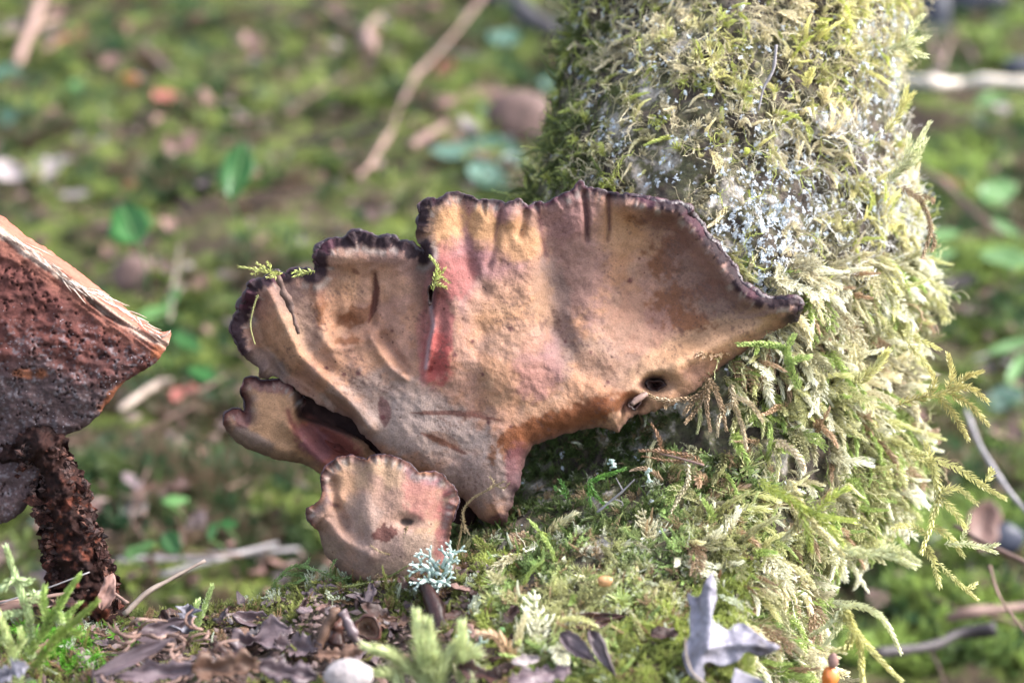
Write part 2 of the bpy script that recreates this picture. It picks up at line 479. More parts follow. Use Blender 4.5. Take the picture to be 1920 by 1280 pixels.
class TB:
    def __init__(s): s.v = []; s.f = []; s.a = []
    def leaf(s, *q):
        v, a = leaf_fan(*q); k = len(s.v); s.v += v; s.a += a; s.f += [(k, k + 1, k + 2), (k, k + 2, k + 3)]
    def tube(s, pts, r0, r1, a0=0.1, a1=0.5, n=3):
        k0 = len(s.v); m = len(pts)
        for i, p in enumerate(pts):
            t = pts[min(i + 1, m - 1)] - pts[max(i - 1, 0)]; t = t / (np.linalg.norm(t) + 1e-9)
            u = np.cross(t, [0.3, 0.9, 0.1]); u /= np.linalg.norm(u) + 1e-9; w_ = np.cross(t, u)
            r = r0 + (r1 - r0) * i / (m - 1)
            for j in range(n):
                q = 2 * math.pi * j / n
                s.v.append(p + r * (u * math.cos(q) + w_ * math.sin(q))); s.a.append(a0 + (a1 - a0) * i / (m - 1))
        for i in range(m - 1):
            for j in range(n):
                a = k0 + i * n + j; b = k0 + i * n + (j + 1) % n
                s.f.append((a, b, b + n)); s.f.append((a, b + n, a + n))
    def shoot(s, pts, n, ln, wd, ang=0.5, r=0.008, taper=0.5, a0=0.2, a1=1.0):
        pts = np.asarray(pts); m = len(pts)
        s.tube(pts, r, r * .6, a0, a1 * .7)
        for i in range(n):
            f = (i + 0.5) / n; q = f * (m - 1); k = min(int(q), m - 2); c = pts[k] + (pts[k + 1] - pts[k]) * (q - k)
            t = pts[k + 1] - pts[k]; t = t / (np.linalg.norm(t) + 1e-9)
            u = np.cross(t, [0.31, 0.8, 0.2]); u /= np.linalg.norm(u) + 1e-9; w_ = np.cross(t, u)
            ph = i * 2.39996 + rng.uniform(-.3, .3)
            nn = u * math.cos(ph) + w_ * math.sin(ph)
            sc = (1 - taper * f ** 2) * rng.uniform(.8, 1.15)
            s.leaf(c, t, nn, ang * rng.uniform(.7, 1.3) * (1 - 0.5 * f), ln * sc, wd * sc, a0 + (a1 - a0) * (0.35 + 0.65 * f))
    def done(s, name, mat):
        me = mesh(name, np.array(s.v), np.array(s.f), False, {'tip': (np.array(s.a), 'POINT')})
        me.materials.append(mat); return me

def curve_pts(n, bend, wob, seed, length=1.0, rise=0.0):
    r = np.random.default_rng(seed); p = np.zeros((n, 3)); a = rise; b = r.uniform(-.3, .3)
    for i in range(1, n):
        a += bend / (n - 1) + r.normal() * wob; b += r.normal() * wob
        p[i] = p[i - 1] + np.array([math.sin(a) * math.cos(b), math.sin(b) * .8, math.cos(a)]) * length / (n - 1)
    return p

def t_rope(name, mat, seed, n=64, ang=0.5, ln=.17, wd=.062, bend=1.1, wob=.12):
    b = TB(); b.shoot(curve_pts(9, bend, wob, seed), n, ln, wd, ang, .010); return b.done(name, mat)

def t_feather(name, mat, seed, pairs=8, ln=.10, wd=.04, bend=.8, ang=.5, spread=0.95, blen=.42):
    b = TB(); ax = curve_pts(12, bend, .07, seed); b.shoot(ax, 34, ln, wd, ang, .010)
    r = np.random.default_rng(seed + 50)
    for i in range(pairs):
        f = .12 + .8 * i / pairs; q = f * 11; k = int(q); c = ax[k] + (ax[k + 1] - ax[k]) * (q - k)
        t = ax[k + 1] - ax[k]; t /= np.linalg.norm(t)
        for sgn in (-1, 1):
            if r.random() < .12: continue
            L = blen * (1 - .75 * f ** 1.5) * r.uniform(.6, 1.1) * min(1, .5 + f * 3)
            yv = np.array([0, sgn, 0.]) ; up = np.cross(t, yv)
            pp = [c]; aa = spread * r.uniform(.8, 1.15)
            for s_ in range(5):
                dv = t * math.cos(aa) + yv * math.sin(aa) + up * r.normal() * .12 + np.array([.15 * s_ / 5, 0, 0]) * bend
                dv /= np.linalg.norm(dv); pp.append(pp[-1] + dv * L / 5); aa -= .13
            b.shoot(pp, int(10 + L * 34), ln * .85, wd * .85, ang, .006)
    return b.done(name, mat)

def t_tuft(name, mat, seed, n=22, wd=.07):
    b = TB(); r = np.random.default_rng(seed)
    for i in range(n):
        ph = i * 2.4; el = r.uniform(.25, 1.15); d = np.array([math.cos(ph) * math.sin(el), math.sin(ph) * math.sin(el), math.cos(el)])
        L = r.uniform(.6, 1.0); sd = np.cross(d, [0, 0, 1.]); sd /= np.linalg.norm(sd) + 1e-9
        k = len(b.v); base = np.array([0, 0, r.uniform(0, .3)])
        for q, wq in ((0, .6), (.4, 1), (.75, .6)):
            c = base + d * L * q + np.array([0, 0, -.18 * q * q + .08 * q]); b.v += [c - sd * wd * wq * .5, c + sd * wd * wq * .5]; b.a += [.2 + .6 * q] * 2
        b.v.append(base + d * L + np.array([0, 0, -.12])); b.a.append(1.0)
        b.f += [(k, k + 1, k + 3), (k, k + 3, k + 2), (k + 2, k + 3, k + 5), (k + 2, k + 5, k + 4), (k + 4, k + 5, k + 6)]
    return b.done(name, mat)

def t_cushion(name, mat, seed, n=13, leaves=16, ln=.2, wd=.06):
    b = TB(); r = np.random.default_rng(seed)
    for i in range(n):
        ph = i * 2.4 + r.uniform(-.4, .4); el = r.uniform(.0, 1.1); L = r.uniform(.55, 1.0)
        d = np.array([math.cos(ph) * math.sin(el), math.sin(ph) * math.sin(el), math.cos(el)])
        p0 = np.array([r.uniform(-.3, .3), r.uniform(-.3, .3), 0]); pp = [p0 + d * L * q + np.array([0, 0, -.25 * q * q * math.sin(el)]) for q in np.linspace(0, 1, 4)]
        b.shoot(pp, leaves, ln, wd, .75, .012)
    return b.done(name, mat)

def t_strand(name, mat, seed, leaves=10, wob=.42, r0=.012):
    b = TB(); p = curve_pts(14, .6, wob, seed, 1.4); b.tube(p, r0, r0 * .4, .3, .9)
    q = curve_pts(8, -1.2, wob, seed + 3, .6); b.tube(q + p[4], r0 * .7, r0 * .3, .3, .9)
    q = curve_pts(7, 1.6, wob, seed + 5, .45); b.tube(q + p[8], r0 * .7, r0 * .3, .3, .9)
    if leaves: b.shoot(p[5:], leaves, .12, .03, .6, .004)
    return b.done(name, mat)

def t_crust(name, mat, seed, n=9):
    b = TB(); r = np.random.default_rng(seed)
    for i in range(n):
        c = np.array([r.normal() * .45, r.normal() * .45, r.uniform(.0, .25)]); R = r.uniform(.12, .4); k = len(b.v); m = 7
        tl = r.normal(size=2) * .35
        b.v.append(c + [0, 0, .08]); b.a.append(.9)
        for j in range(m):
            q = 2 * math.pi * j / m; rr = R * r.uniform(.55, 1.25); x, y = rr * math.cos(q), rr * math.sin(q)
            b.v.append(c + np.array([x, y, x * tl[0] + y * tl[1] + r.uniform(-.04, .08)])); b.a.append(r.uniform(.5, 1))
        for j in range(m): b.f.append((k, k + 1 + j, k + 1 + (j + 1) % m))
    return b.done(name, mat)

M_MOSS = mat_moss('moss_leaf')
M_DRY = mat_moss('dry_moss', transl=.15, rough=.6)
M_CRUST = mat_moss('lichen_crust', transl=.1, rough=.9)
TEMPL = bpy.data.collections.new('shoot_shapes')      # never linked to the scene; only the carpets below use it
KIND = {}
def reg(kind, me):
    o = bpy.data.objects.new('shoot_%03d' % len(TEMPL.objects), me); TEMPL.objects.link(o)
    KIND.setdefault(kind, []).append(len(TEMPL.objects) - 1)
for s in range(4): reg('rope', t_rope('rope_shoot', M_MOSS, s, bend=[.6, 1.2, 1.8, -.5][s]))
for s in range(3): reg('fat', t_rope('plump_shoot', M_MOSS, 20 + s, n=80, ang=.75, ln=.24, wd=.07, bend=[.5, 1.1, 1.5][s]))
for s in range(4): reg('feather', t_feather('feather_shoot', M_MOSS, 30 + s, pairs=[7, 9, 8, 6][s], bend=[.5, 1.0, 1.4, .8][s]))
for s in range(2): reg('tuft', t_tuft('star_shoot', M_MOSS, 40 + s))
for s in range(3): reg('cushion', t_cushion('cushion_shoot', M_MOSS, 50 + s))
for s in range(5): reg('strand', t_strand('dry_strand', M_DRY, 60 + s, leaves=[0, 10, 14, 0, 8][s]))
for s in range(3): reg('crust', t_crust('crust_flake', M_CRUST, 70 + s))

def carpet(name, pos, zdir, xdir, scale, kinds, tint, label, cat, group=None, kind='stuff'):
    """one object: shoots instanced on sampled surface points"""
    n = len(pos)
    z = zdir / (np.linalg.norm(zdir, axis=1)[:, None] + 1e-9)
    y = np.cross(z, xdir); y /= np.linalg.norm(y, axis=1)[:, None] + 1e-9
    x = np.cross(y, z)
    # euler XYZ of matrix with columns x,y,z
    ry = np.arcsin(np.clip(-x[:, 2], -1, 1)); rx = np.arctan2(y[:, 2], z[:, 2]); rz = np.arctan2(x[:, 1], x[:, 0])
    me = bpy.data.meshes.new(name); me.vertices.add(n); me.vertices.foreach_set('co', pos.astype(np.float32).ravel())
    a = me.attributes.new('rot', 'FLOAT_VECTOR', 'POINT'); a.data.foreach_set('vector', np.column_stack([rx, ry, rz]).astype(np.float32).ravel())
    a = me.attributes.new('size', 'FLOAT', 'POINT'); a.data.foreach_set('value', scale.astype(np.float32))
    a = me.attributes.new('pick', 'INT', 'POINT'); a.data.foreach_set('value', kinds.astype(np.int32))
    a = me.attributes.new('tint', 'FLOAT_COLOR', 'POINT'); c = np.ones((n, 4), np.float32); c[:, :3] = np.clip(tint, 0, 1); a.data.foreach_set('color', c.ravel())
    o = bpy.data.objects.new(name, me); COL.objects.link(o); tag(o, label, cat, group, kind)
    if 'carpet' not in bpy.data.node_groups:
        g = bpy.data.node_groups.new('carpet', 'GeometryNodeTree')
        g.interface.new_socket('Geometry', in_out='INPUT', socket_type='NodeSocketGeometry')
        g.interface.new_socket('Geometry', in_out='OUTPUT', socket_type='NodeSocketGeometry')
        gi = g.nodes.new('NodeGroupInput'); go = g.nodes.new('NodeGroupOutput')
        ci = g.nodes.new('GeometryNodeCollectionInfo'); ci.inputs['Collection'].default_value = TEMPL
        ci.inputs['Separate Children'].default_value = True; ci.inputs['Reset Children'].default_value = True
        ip = g.nodes.new('GeometryNodeInstanceOnPoints'); ip.inputs['Pick Instance'].default_value = True
        def na(nm, ty):
            q = g.nodes.new('GeometryNodeInputNamedAttribute'); q.data_type = ty; q.inputs['Name'].default_value = nm
            return [s_ for s_ in q.outputs if s_.enabled and s_.name == 'Attribute'][0]
        er = g.nodes.new('FunctionNodeEulerToRotation')
        g.links.new(na('rot', 'FLOAT_VECTOR'), er.inputs[0]); g.links.new(er.outputs[0], ip.inputs['Rotation'])
        g.links.new(na('size', 'FLOAT'), ip.inputs['Scale']); g.links.new(na('pick', 'INT'), ip.inputs['Instance Index'])
        g.links.new(gi.outputs[0], ip.inputs['Points']); g.links.new(ci.outputs[0], ip.inputs['Instance']); g.links.new(ip.outputs[0], go.inputs[0])
    md = o.modifiers.new('shoots', 'NODES'); md.node_group = bpy.data.node_groups['carpet']
    return o

def pick_kinds(n, names, probs):
    probs = np.array(probs, float); probs /= probs.sum()
    c = rng.choice(len(names), n, p=probs); out = np.zeros(n, int)
    for i, nm in enumerate(names):
        m = c == i; out[m] = rng.choice(KIND[nm], m.sum())
    return out, c

PX = K * 0.41     # metres per photo pixel at the subject

def col_mix(a, b, f): f = f[:, None]; return np.array(a)[None] * (1 - f) + np.array(b)[None] * f

def trunk_samples(n, y0, y1, th0=-0.5, th1=3.65):
    y = rng.uniform(y0, y1, n); th = rng.uniform(th0, th1, n)
    p, px, d = trunk_pt(y, th); e = 1.5
    p1 = trunk_pt(y + e, th)[0]; p2 = trunk_pt(y, th + .01)[0]
    nn = np.cross(p1 - p, p2 - p); nn /= np.linalg.norm(nn, axis=1)[:, None] + 1e-12
    q = trunk_pt(y, th, 0.01)[0] - p; nn *= np.sign((q * nn).sum(1))[:, None]
    return p, px, y, nn, th

WDOWN = np.array([0, 0, -1.0])
def lay(nn, up, tang_bias, spread, n):
    """shoot direction = normal*up + tangential bias + random tangent"""
    r = rng.normal(size=(n, 3)); r -= (r * nn).sum(1)[:, None] * nn; r /= np.linalg.norm(r, axis=1)[:, None] + 1e-9
    tb = tang_bias - (tang_bias * nn).sum(1)[:, None] * nn
    z = nn * up[:, None] + tb + r * spread[:, None]
    return z, WDOWN[None] * 1.0 + rng.normal(size=(n, 3)) * .5 - nn * .6

def shade_region(px, y):
    """pixel fields that say which moss grows where on the trunk"""
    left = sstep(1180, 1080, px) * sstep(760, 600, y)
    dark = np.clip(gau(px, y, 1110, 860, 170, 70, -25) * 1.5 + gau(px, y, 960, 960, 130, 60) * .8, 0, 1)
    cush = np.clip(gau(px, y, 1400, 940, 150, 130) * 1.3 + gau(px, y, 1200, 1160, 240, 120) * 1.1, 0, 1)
    upper = sstep(640, 480, y)
    return left, dark, cush, upper

FUNGUS_SHADE = [(440, 600), (470, 540), (600, 460), (780, 470), (790, 380), (1000, 390), (1150, 372), (1270, 395), (1380, 530), (1480, 575), (1330, 695), (1180, 775), (1000, 825), (970, 900), (940, 970), (860, 920), (700, 830)]
def clear_of_fungus(px, y):
    """no shoots grow where the bracket is pressed against the bark"""
    return ~(inside(px, y, FUNGUS_SHADE) & (seg_dist(px, y, FUNGUS_SHADE, True)[0] > 10))

def build_trunk_moss():
    # --- long pale ropes and feathers of the lower right
    N0 = 20000
    p, px, y, nn, th = trunk_samples(N0, 470, 1330)
    left, dark, cush, upper = shade_region(px, y)
    dens = np.clip(0.95 * sstep(1180, 1400, px + (y - 700) * .1) - 1.0 * dark - .55 * cush, 0, 1) + .14 * (1 - dark)
    dens *= np.where(y > 1040, sstep(1560, 1500, px), 1)
    dens *= .35 + .65 * sstep(.36, .5, fbm(px / 60, y / 60, 31, 3))
    keep = (rng.random(N0) < dens * .55) & clear_of_fungus(px, y); p, px, y, nn = p[keep], px[keep], y[keep], nn[keep]; n = len(p)
    left, dark, cush, upper = shade_region(px, y)
    k, c = pick_kinds(n, ['rope', 'fat', 'feather', 'strand', 'tuft'], [.38, .22, .2, .14, .06])
    edge = sstep(1560, 1700, px)
    bias = np.tile(np.array([0.35, -.1, -.55]), (n, 1)) + edge[:, None] * np.array([.5, 0, -.1])
    z, x = lay(nn, .35 + .35 * rng.random(n), bias, .55 * np.ones(n), n)
    sc = PX * rng.uniform(36, 100, n) * np.where(c == 2, 1.2, 1) * (1 + .25 * edge) * np.where(c == 4, .5, 1)
    f = fbm(px / 90, y / 90, 33, 3)
    tint = col_mix((0.52, 0.53, 0.26), (0.66, 0.62, 0.42), sstep(.35, .65, f)); tint = tint * rng.uniform(.42, 1.3, (n, 1))
    br = rng.random(n) < .13; tint[br] = np.array([.44, .32, .21]) * rng.uniform(.7, 1.2, (br.sum(), 1))
    wh = rng.random(n) < .26; tint[wh] = np.array([.78, .78, .62])
    gr = rng.random(n) < .12 + .1 * (y > 800); tint[gr] = np.array([.34, .44, .14])
    carpet('hanging_moss', p + nn * .001, z, x, sc, k, tint, 'dense pale yellow-green feather moss draping the lower right of the trunk', 'moss')

    # --- tangled thin moss of the upper trunk
    N0 = 22000
    p, px, y, nn, th = trunk_samples(N0, -120, 760)
    left, dark, cush, upper = shade_region(px, y)
    bare = np.clip(gau(px, y, 1260, 330, 75, 45) * 1.2 + gau(px, y, 1640, 200, 34, 60) + gau(px, y, 1430, 430, 62, 66) * .95, 0, 1)
    dens = upper * (1 - bare) * (.22 + .78 * sstep(.42, .54, fbm(px / 45, y / 45, 35, 3)))
    keep = (rng.random(N0) < dens * .9) & clear_of_fungus(px, y); p, px, y, nn = p[keep], px[keep], y[keep], nn[keep]; n = len(p)
    left = shade_region(px, y)[0]
    k, c = pick_kinds(n, ['strand', 'rope', 'tuft', 'feather', 'cushion'], [.60, .18, .06, .09, .07])
    sw = np.where((px > 1380)[:, None], np.array([[.5, 0, .15]]), np.array([[-.1, 0, -.35]]))
    z, x = lay(nn, .12 + .32 * rng.random(n), sw, .8 * np.ones(n), n)
    sc = PX * (20 + 58 * rng.random(n) ** 1.8) * np.where(c == 2, .55, 1) * np.where(c == 4, .5, 1)
    f = fbm(px / 80, y / 80, 36, 3)
    tint = col_mix((0.66, 0.65, 0.30), (0.74, 0.68, 0.48), sstep(.35, .62, f)) * rng.uniform(.5, 1.35, (n, 1))
    st = c == 0; g_ = sstep(1330, 1500, px) * sstep(150, 300, y)
    tint[st] = col_mix((.70, .63, .42), (.84, .84, .80), g_[st]) * rng.uniform(.6, 1.25, (st.sum(), 1))
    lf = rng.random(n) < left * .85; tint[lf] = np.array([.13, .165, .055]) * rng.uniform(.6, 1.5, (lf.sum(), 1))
    gr = rng.random(n) < .16; tint[gr] = np.array([.52, .58, .16])
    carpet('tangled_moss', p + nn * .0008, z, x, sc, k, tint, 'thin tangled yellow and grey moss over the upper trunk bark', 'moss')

    # --- bright cushions low on the trunk and short dark moss under the bracket
    N0 = 26000
    p, px, y, nn, th = trunk_samples(N0, 620, 1420)
    left, dark, cush, upper = shade_region(px, y)
    ok = np.where(y > 1040, sstep(1560, 1510, px), 1)
    dens = np.clip(cush * .9 + dark * .55 + .35, 0, 1) * ok * sstep(1480, 1400, px - (y > 1000) * 200 + (y < 860) * 200)
    dens *= .4 + .6 * sstep(.36, .48, fbm(px / 40, y / 40, 37, 3))
    keep = (rng.random(N0) < dens * .6) & clear_of_fungus(px, y); p, px, y, nn = p[keep], px[keep], y[keep], nn[keep]; n = len(p)
    left, dark, cush, upper = shade_region(px, y)
    k, c = pick_kinds(n, ['cushion', 'rope', 'tuft', 'strand', 'fat'], [.5, .2, .08, .14, .08])
    z, x = lay(nn, .7 + .3 * rng.random(n), np.tile(np.array([0, -.1, -.1]), (n, 1)), .6 * np.ones(n), n)
    sc = PX * rng.uniform(16, 40, n) * (1 - .35 * dark) * np.where((c == 1) | (c == 4), 1.35, 1)
    f = fbm(px / 70, y / 70, 38, 3)
    tint = col_mix((0.30, 0.41, 0.15), (0.48, 0.49, 0.23), sstep(.35, .65, f)) * rng.uniform(.45, 1.3, (n, 1))
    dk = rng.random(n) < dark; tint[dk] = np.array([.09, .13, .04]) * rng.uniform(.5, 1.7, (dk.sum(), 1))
    br = rng.random(n) < .16; tint[br] = np.array([.40, .30, .18]) * rng.uniform(.5, 1.2, (br.sum(), 1))
    wh = rng.random(n) < .08 * cush + .03; tint[wh] = np.array([.6, .62, .48])
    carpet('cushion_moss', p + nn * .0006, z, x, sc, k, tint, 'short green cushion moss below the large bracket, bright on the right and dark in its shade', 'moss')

    # --- white crusty lichen
    N0 = 60000
    p, px, y, nn, th = trunk_samples(N0, -120, 1000)
    dens = gau(px, y, 1430, 430, 48, 62) * 1.3 + gau(px, y, 1250, 80, 120, 70) * .12 + gau(px, y, 1650, 90, 50, 120) * .5 + gau(px, y, 1340, 260, 120, 60) * .10 \
        + gau(px, y, 1500, 330, 120, 70) * .16 + .008 + gau(px, y, 1400, 520, 60, 30) * .6 + .30 * sstep(.6, .68, fbm(px / 26, y / 26, 44, 3)) * (y < 600)
    keep = rng.random(N0) < dens * .6; p, px, y, nn = p[keep], px[keep], y[keep], nn[keep]; n = len(p)
    k, c = pick_kinds(n, ['crust'], [1])
    z, x = lay(nn, np.ones(n), np.zeros((n, 3)), .35 * np.ones(n), n)
    tint = np.array([.50, .55, .56]) * rng.uniform(.5, 1.1, (n, 1))
    carpet('crust_lichen', p + nn * (.0008 + .0016 * rng.random((n, 1))), z, x, PX * (2.2 + 7 * rng.random(n) ** 2.2), k, tint, 'powdery white crust lichen in patches on the upper trunk', 'lichen')
build_trunk_moss()

def build_bank_moss():
    N0 = 16000
    px = rng.uniform(-150, 1400, N0); t = rng.uniform(.25, 1.0, N0)
    p, py, d = bank_pt(px, t)
    f = fbm(px / 70, t * 8, 51, 3)
    dens = .22 + .5 * sstep(.45, .6, f) + .9 * gau(px, py, 130, 1215, 70, 40) + .35 * sstep(.92, 1, t) + .7 * sstep(860, 980, px) + .5 * gau(px, py, 700, 1110, 180, 22)
    dens -= .6 * gau(px, py, 450, 1240, 200, 45) + .4 * gau(px, py, 680, 1190, 120, 40)
    keep = rng.random(N0) < dens * .55; p, px, py, t = p[keep], px[keep], py[keep], t[keep]; n = len(p)
    k, c = pick_kinds(n, ['cushion', 'rope', 'tuft', 'strand', 'feather'], [.42, .2, .1, .2, .08])
    nn = np.tile(np.array([0, -.25, 1.0]), (n, 1)); nn /= np.linalg.norm(nn[0])
    z, x = lay(nn, .6 + .4 * rng.random(n), np.zeros((n, 3)), .8 * np.ones(n), n)
    sc = PX * rng.uniform(12, 34, n) * np.where(c == 1, 1.4, 1) * np.where(c == 4, 1.8, 1)
    tint = col_mix((.12, .16, .04), (.30, .32, .10), rng.random(n)) * rng.uniform(.6, 1.3, (n, 1))
    gr = rng.random(n) < .9 * gau(px, py, 130, 1215, 70, 40); tint[gr] = np.array([.12, .34, .03])
    br = rng.random(n) < .2; tint[br] = np.array([.26, .17, .10])
    wh = rng.random(n) < .08; tint[wh] = np.array([.50, .55, .42])
    yl = (rng.random(n) < .6) & (px > 880); tint[yl] = np.array([.36, .42, .11]) * rng.uniform(.7, 1.2, (yl.sum(), 1))
    carpet('bank_moss', p, z, x, sc, k, tint, 'patchy low green moss between the leaf litter along the foreground bank', 'moss')
build_bank_moss()

def build_floor_moss():
    N0 = 36000
    px = rng.uniform(-350, 2270, N0); yk = rng.uniform(-150, 1230, N0)
    d = gd(px, yk); P0 = P(px, yk, d); x_, y_ = P0[:, 0], P0[:, 1]
    f = fbm(x_ * 8, y_ * 8, 61, 4); g2 = fbm(x_ * 22, y_ * 22, 62, 3)
    keep = rng.random(N0) < np.clip(.08 + sstep(.42, .55, f), 0, 1); x_, y_, f, g2, d = x_[keep], y_[keep], f[keep], g2[keep], d[keep]; n = len(x_)
    p = np.column_stack([x_, y_, floor_z(x_, y_) - .001])
    k, c = pick_kinds(n, ['tuft', 'cushion', 'rope', 'feather'], [.35, .3, .2, .15])
    nn = np.tile(np.array([0, 0, 1.0]), (n, 1)); z, x = lay(nn, .6 + .4 * rng.random(n), np.zeros((n, 3)), .6 * np.ones(n), n)
    sc = rng.uniform(.008, .022, n) * (.6 + d * .45)
    tint = col_mix((.05, .085, .03), (.21, .265, .07), sstep(.40, .62, g2)) * rng.uniform(.35, 1.5, (n, 1))
    ol = rng.random(n) < sstep(.5, .36, g2) * .6; tint[ol] = np.array([.13, .095, .06])
    rt = p[:, 0] > .22 * d[:n] * 0 + .25 * p[:, 1]; tint[rt] = tint[rt] * np.array([1.25, 1.35, 1.3])
    dk = rng.random(n) < .16; tint[dk] = np.array([.035, .09, .04])
    carpet('floor_moss', p, z, x, sc, k, tint, 'blurred olive green moss carpeting the forest floor behind the fungus', 'moss')
build_floor_moss()

# ================================================================== BRACKET FUNGI
TAN = np.array([.43, .228, .140]); MAUVE = (.29, .165, .150); GREY = (.22, .155, .135); DARK = (.030, .015, .020); PINK = (.33, .115, .105)
RUST = (.20, .078, .036); STAIN = (.115, .038, .028); PURPLE = (.085, .03, .045); PALE = (.46, .40, .36); HONEY = (.49, .265, .135)
M_FUN = mat_attr('fungus_underside', rough=.72, spec=.2, fine=2100, fstr=.5, fdist=.0003, coarse=230, cstr=.5, cdist=.0009, tone=.22, gain=.72)

def rim_mat():
    m, t, b = new_mat('fungus_margin')
    n1 = noise(t, 260, 5, .65); n2 = noise(t, 900, 4, .6)
    r = ramp(t, n1.outputs['Fac'], [(.3, (.012, .007, .011)), (.52, (.030, .014, .022)), (.64, (.07, .026, .036)), (.78, (.17, .08, .09))])
    t.links.new(r.outputs[0], b.inputs['Base Color']); b.inputs['Roughness'].default_value = .4; b.inputs['Specular IOR Level'].default_value = .5
    o = bump(t, b, n1.outputs['Fac'], .7, .0012); bump(t, b, n2.outputs['Fac'], .5, .0004, o); return m
M_RIM = rim_mat()
M_HOLE = mat_simple('hole_dark', [(.012, .006, .006), (.05, .018, .015)], 500, .5, vary=0)

def pit(parent, px, py, rx, ry, dep, ang=0):
    """small hollow: a dark lined cup sunk in the flesh with a raised lip"""
    a = np.linspace(0, 2 * np.pi, 15)[:-1]; v = []; f = []
    for k, (sc, dz) in enumerate([(1.05, .0022), (.98, .0008), (.8, .0009), (.5, .0026), (.15, .0034)]):
        q = math.radians(ang); rr = 1 + .22 * np.sin(3 * a + px) + .16 * np.cos(5 * a + py)
        ex = rx * sc * rr * np.cos(a); ey = ry * sc * rr * np.sin(a)
        v.append(P(px + ex * math.cos(q) - ey * math.sin(q), py + ex * math.sin(q) + ey * math.cos(q), dep + dz - .0008))
    v = np.concatenate(v); n = 14
    for k in range(4):
        for j in range(n): f.append((k * n + j, (k + 1) * n + j, (k + 1) * n + (j + 1) % n, k * n + (j + 1) % n))
    f.append(tuple(4 * n + j for j in range(n)))
    return link('pit', mesh('pit', v, f), M_HOLE, parent)

def rim_tube(parent, ox, oy, oe, s, dep_at, thr=.45, r_px=5.5, name='rim', seed=0, rfun=None):
    """knobbly dark margin running along the edge; one mesh per unbroken run"""
    on = oe > thr; runs = []; i = 0; n = len(on)
    if on.all(): runs = [np.arange(n)]
    else:
        st = int(np.argmin(on)); idx = (np.arange(n) + st) % n; cur = []
        for k in idx:
            if on[k]: cur.append(k)
            elif cur: runs.append(np.array(cur)); cur = []
        if cur: runs.append(np.array(cur))
    for run in runs:
        if len(run) < 5: continue
        x = ox[run]; y = oy[run]; m = len(run)
        tp = np.minimum(1, np.minimum(np.arange(m), np.arange(m)[::-1]) / 6 + .25)
        lump = .35 + 1.0 * vn(s[run] / 13.0, s[run] * 0 + seed, 77) * (.5 + 1.0 * vn(s[run] / 50.0, s[run] * 0 + seed, 79)) + .22 * vn(s[run] / 5.0, s[run] * 0 + seed, 78)
        if rfun is not None: lump = lump * rfun(x, y)
        pts = P(x + 2.5 * (vn(s[run] / 7, s[run] * 0, 71) - .5), y + 3 * (vn(s[run] / 6, s[run] * 0, 72) - .5), dep_at(x, y) + .0012)
        v, f = tube_np(pts, r_px * PX * tp * lump * (.6 + .4 * oe[run]), 9)
        link(name, mesh(name, v, f), M_RIM, parent)

def edge_paint(c, X, Y, D, e, s, width=24, cols=(DARK, PURPLE), seed=0, grey=True, wide=1.0):
    lt = vn(s / 4.5, s * 0 + seed, 96)
    """dark margin colour with radial streaks running into the flesh"""
    st = vn(s / 3.2, s * 0 + seed, 91) * .6 + fbm(s / 14, s * 0 + seed, 92, 3) * .8
    w1 = width * (.24 + .62 * st); cc = .8 * sstep(.52, .68, fbm(s / 40, s * 0 + seed, 93, 3))[:, None]
    colr = np.array(cols[0])[None] * (1 - cc) + np.array(cols[1])[None] * cc
    f = sstep(w1 + 5, w1 - 5, D) * sstep(.1, .6, e)
    if grey:
        g = sstep(width * 2.5 * wide, width * .4, D + 18 * (vn(s / 3.5, D / 60, 94) - .5)) * sstep(.1, .6, e) * .6
        c = mixc(c, (.20, .125, .125), g)
        c = mixc(c, (.36, .33, .30), sstep(.55, .8, lt) * np.exp(-((D - w1 - 6) / 7) ** 2) * .5 * sstep(.3, .8, e))
    return c * (1 - f[:, None]) + colr * f[:, None]

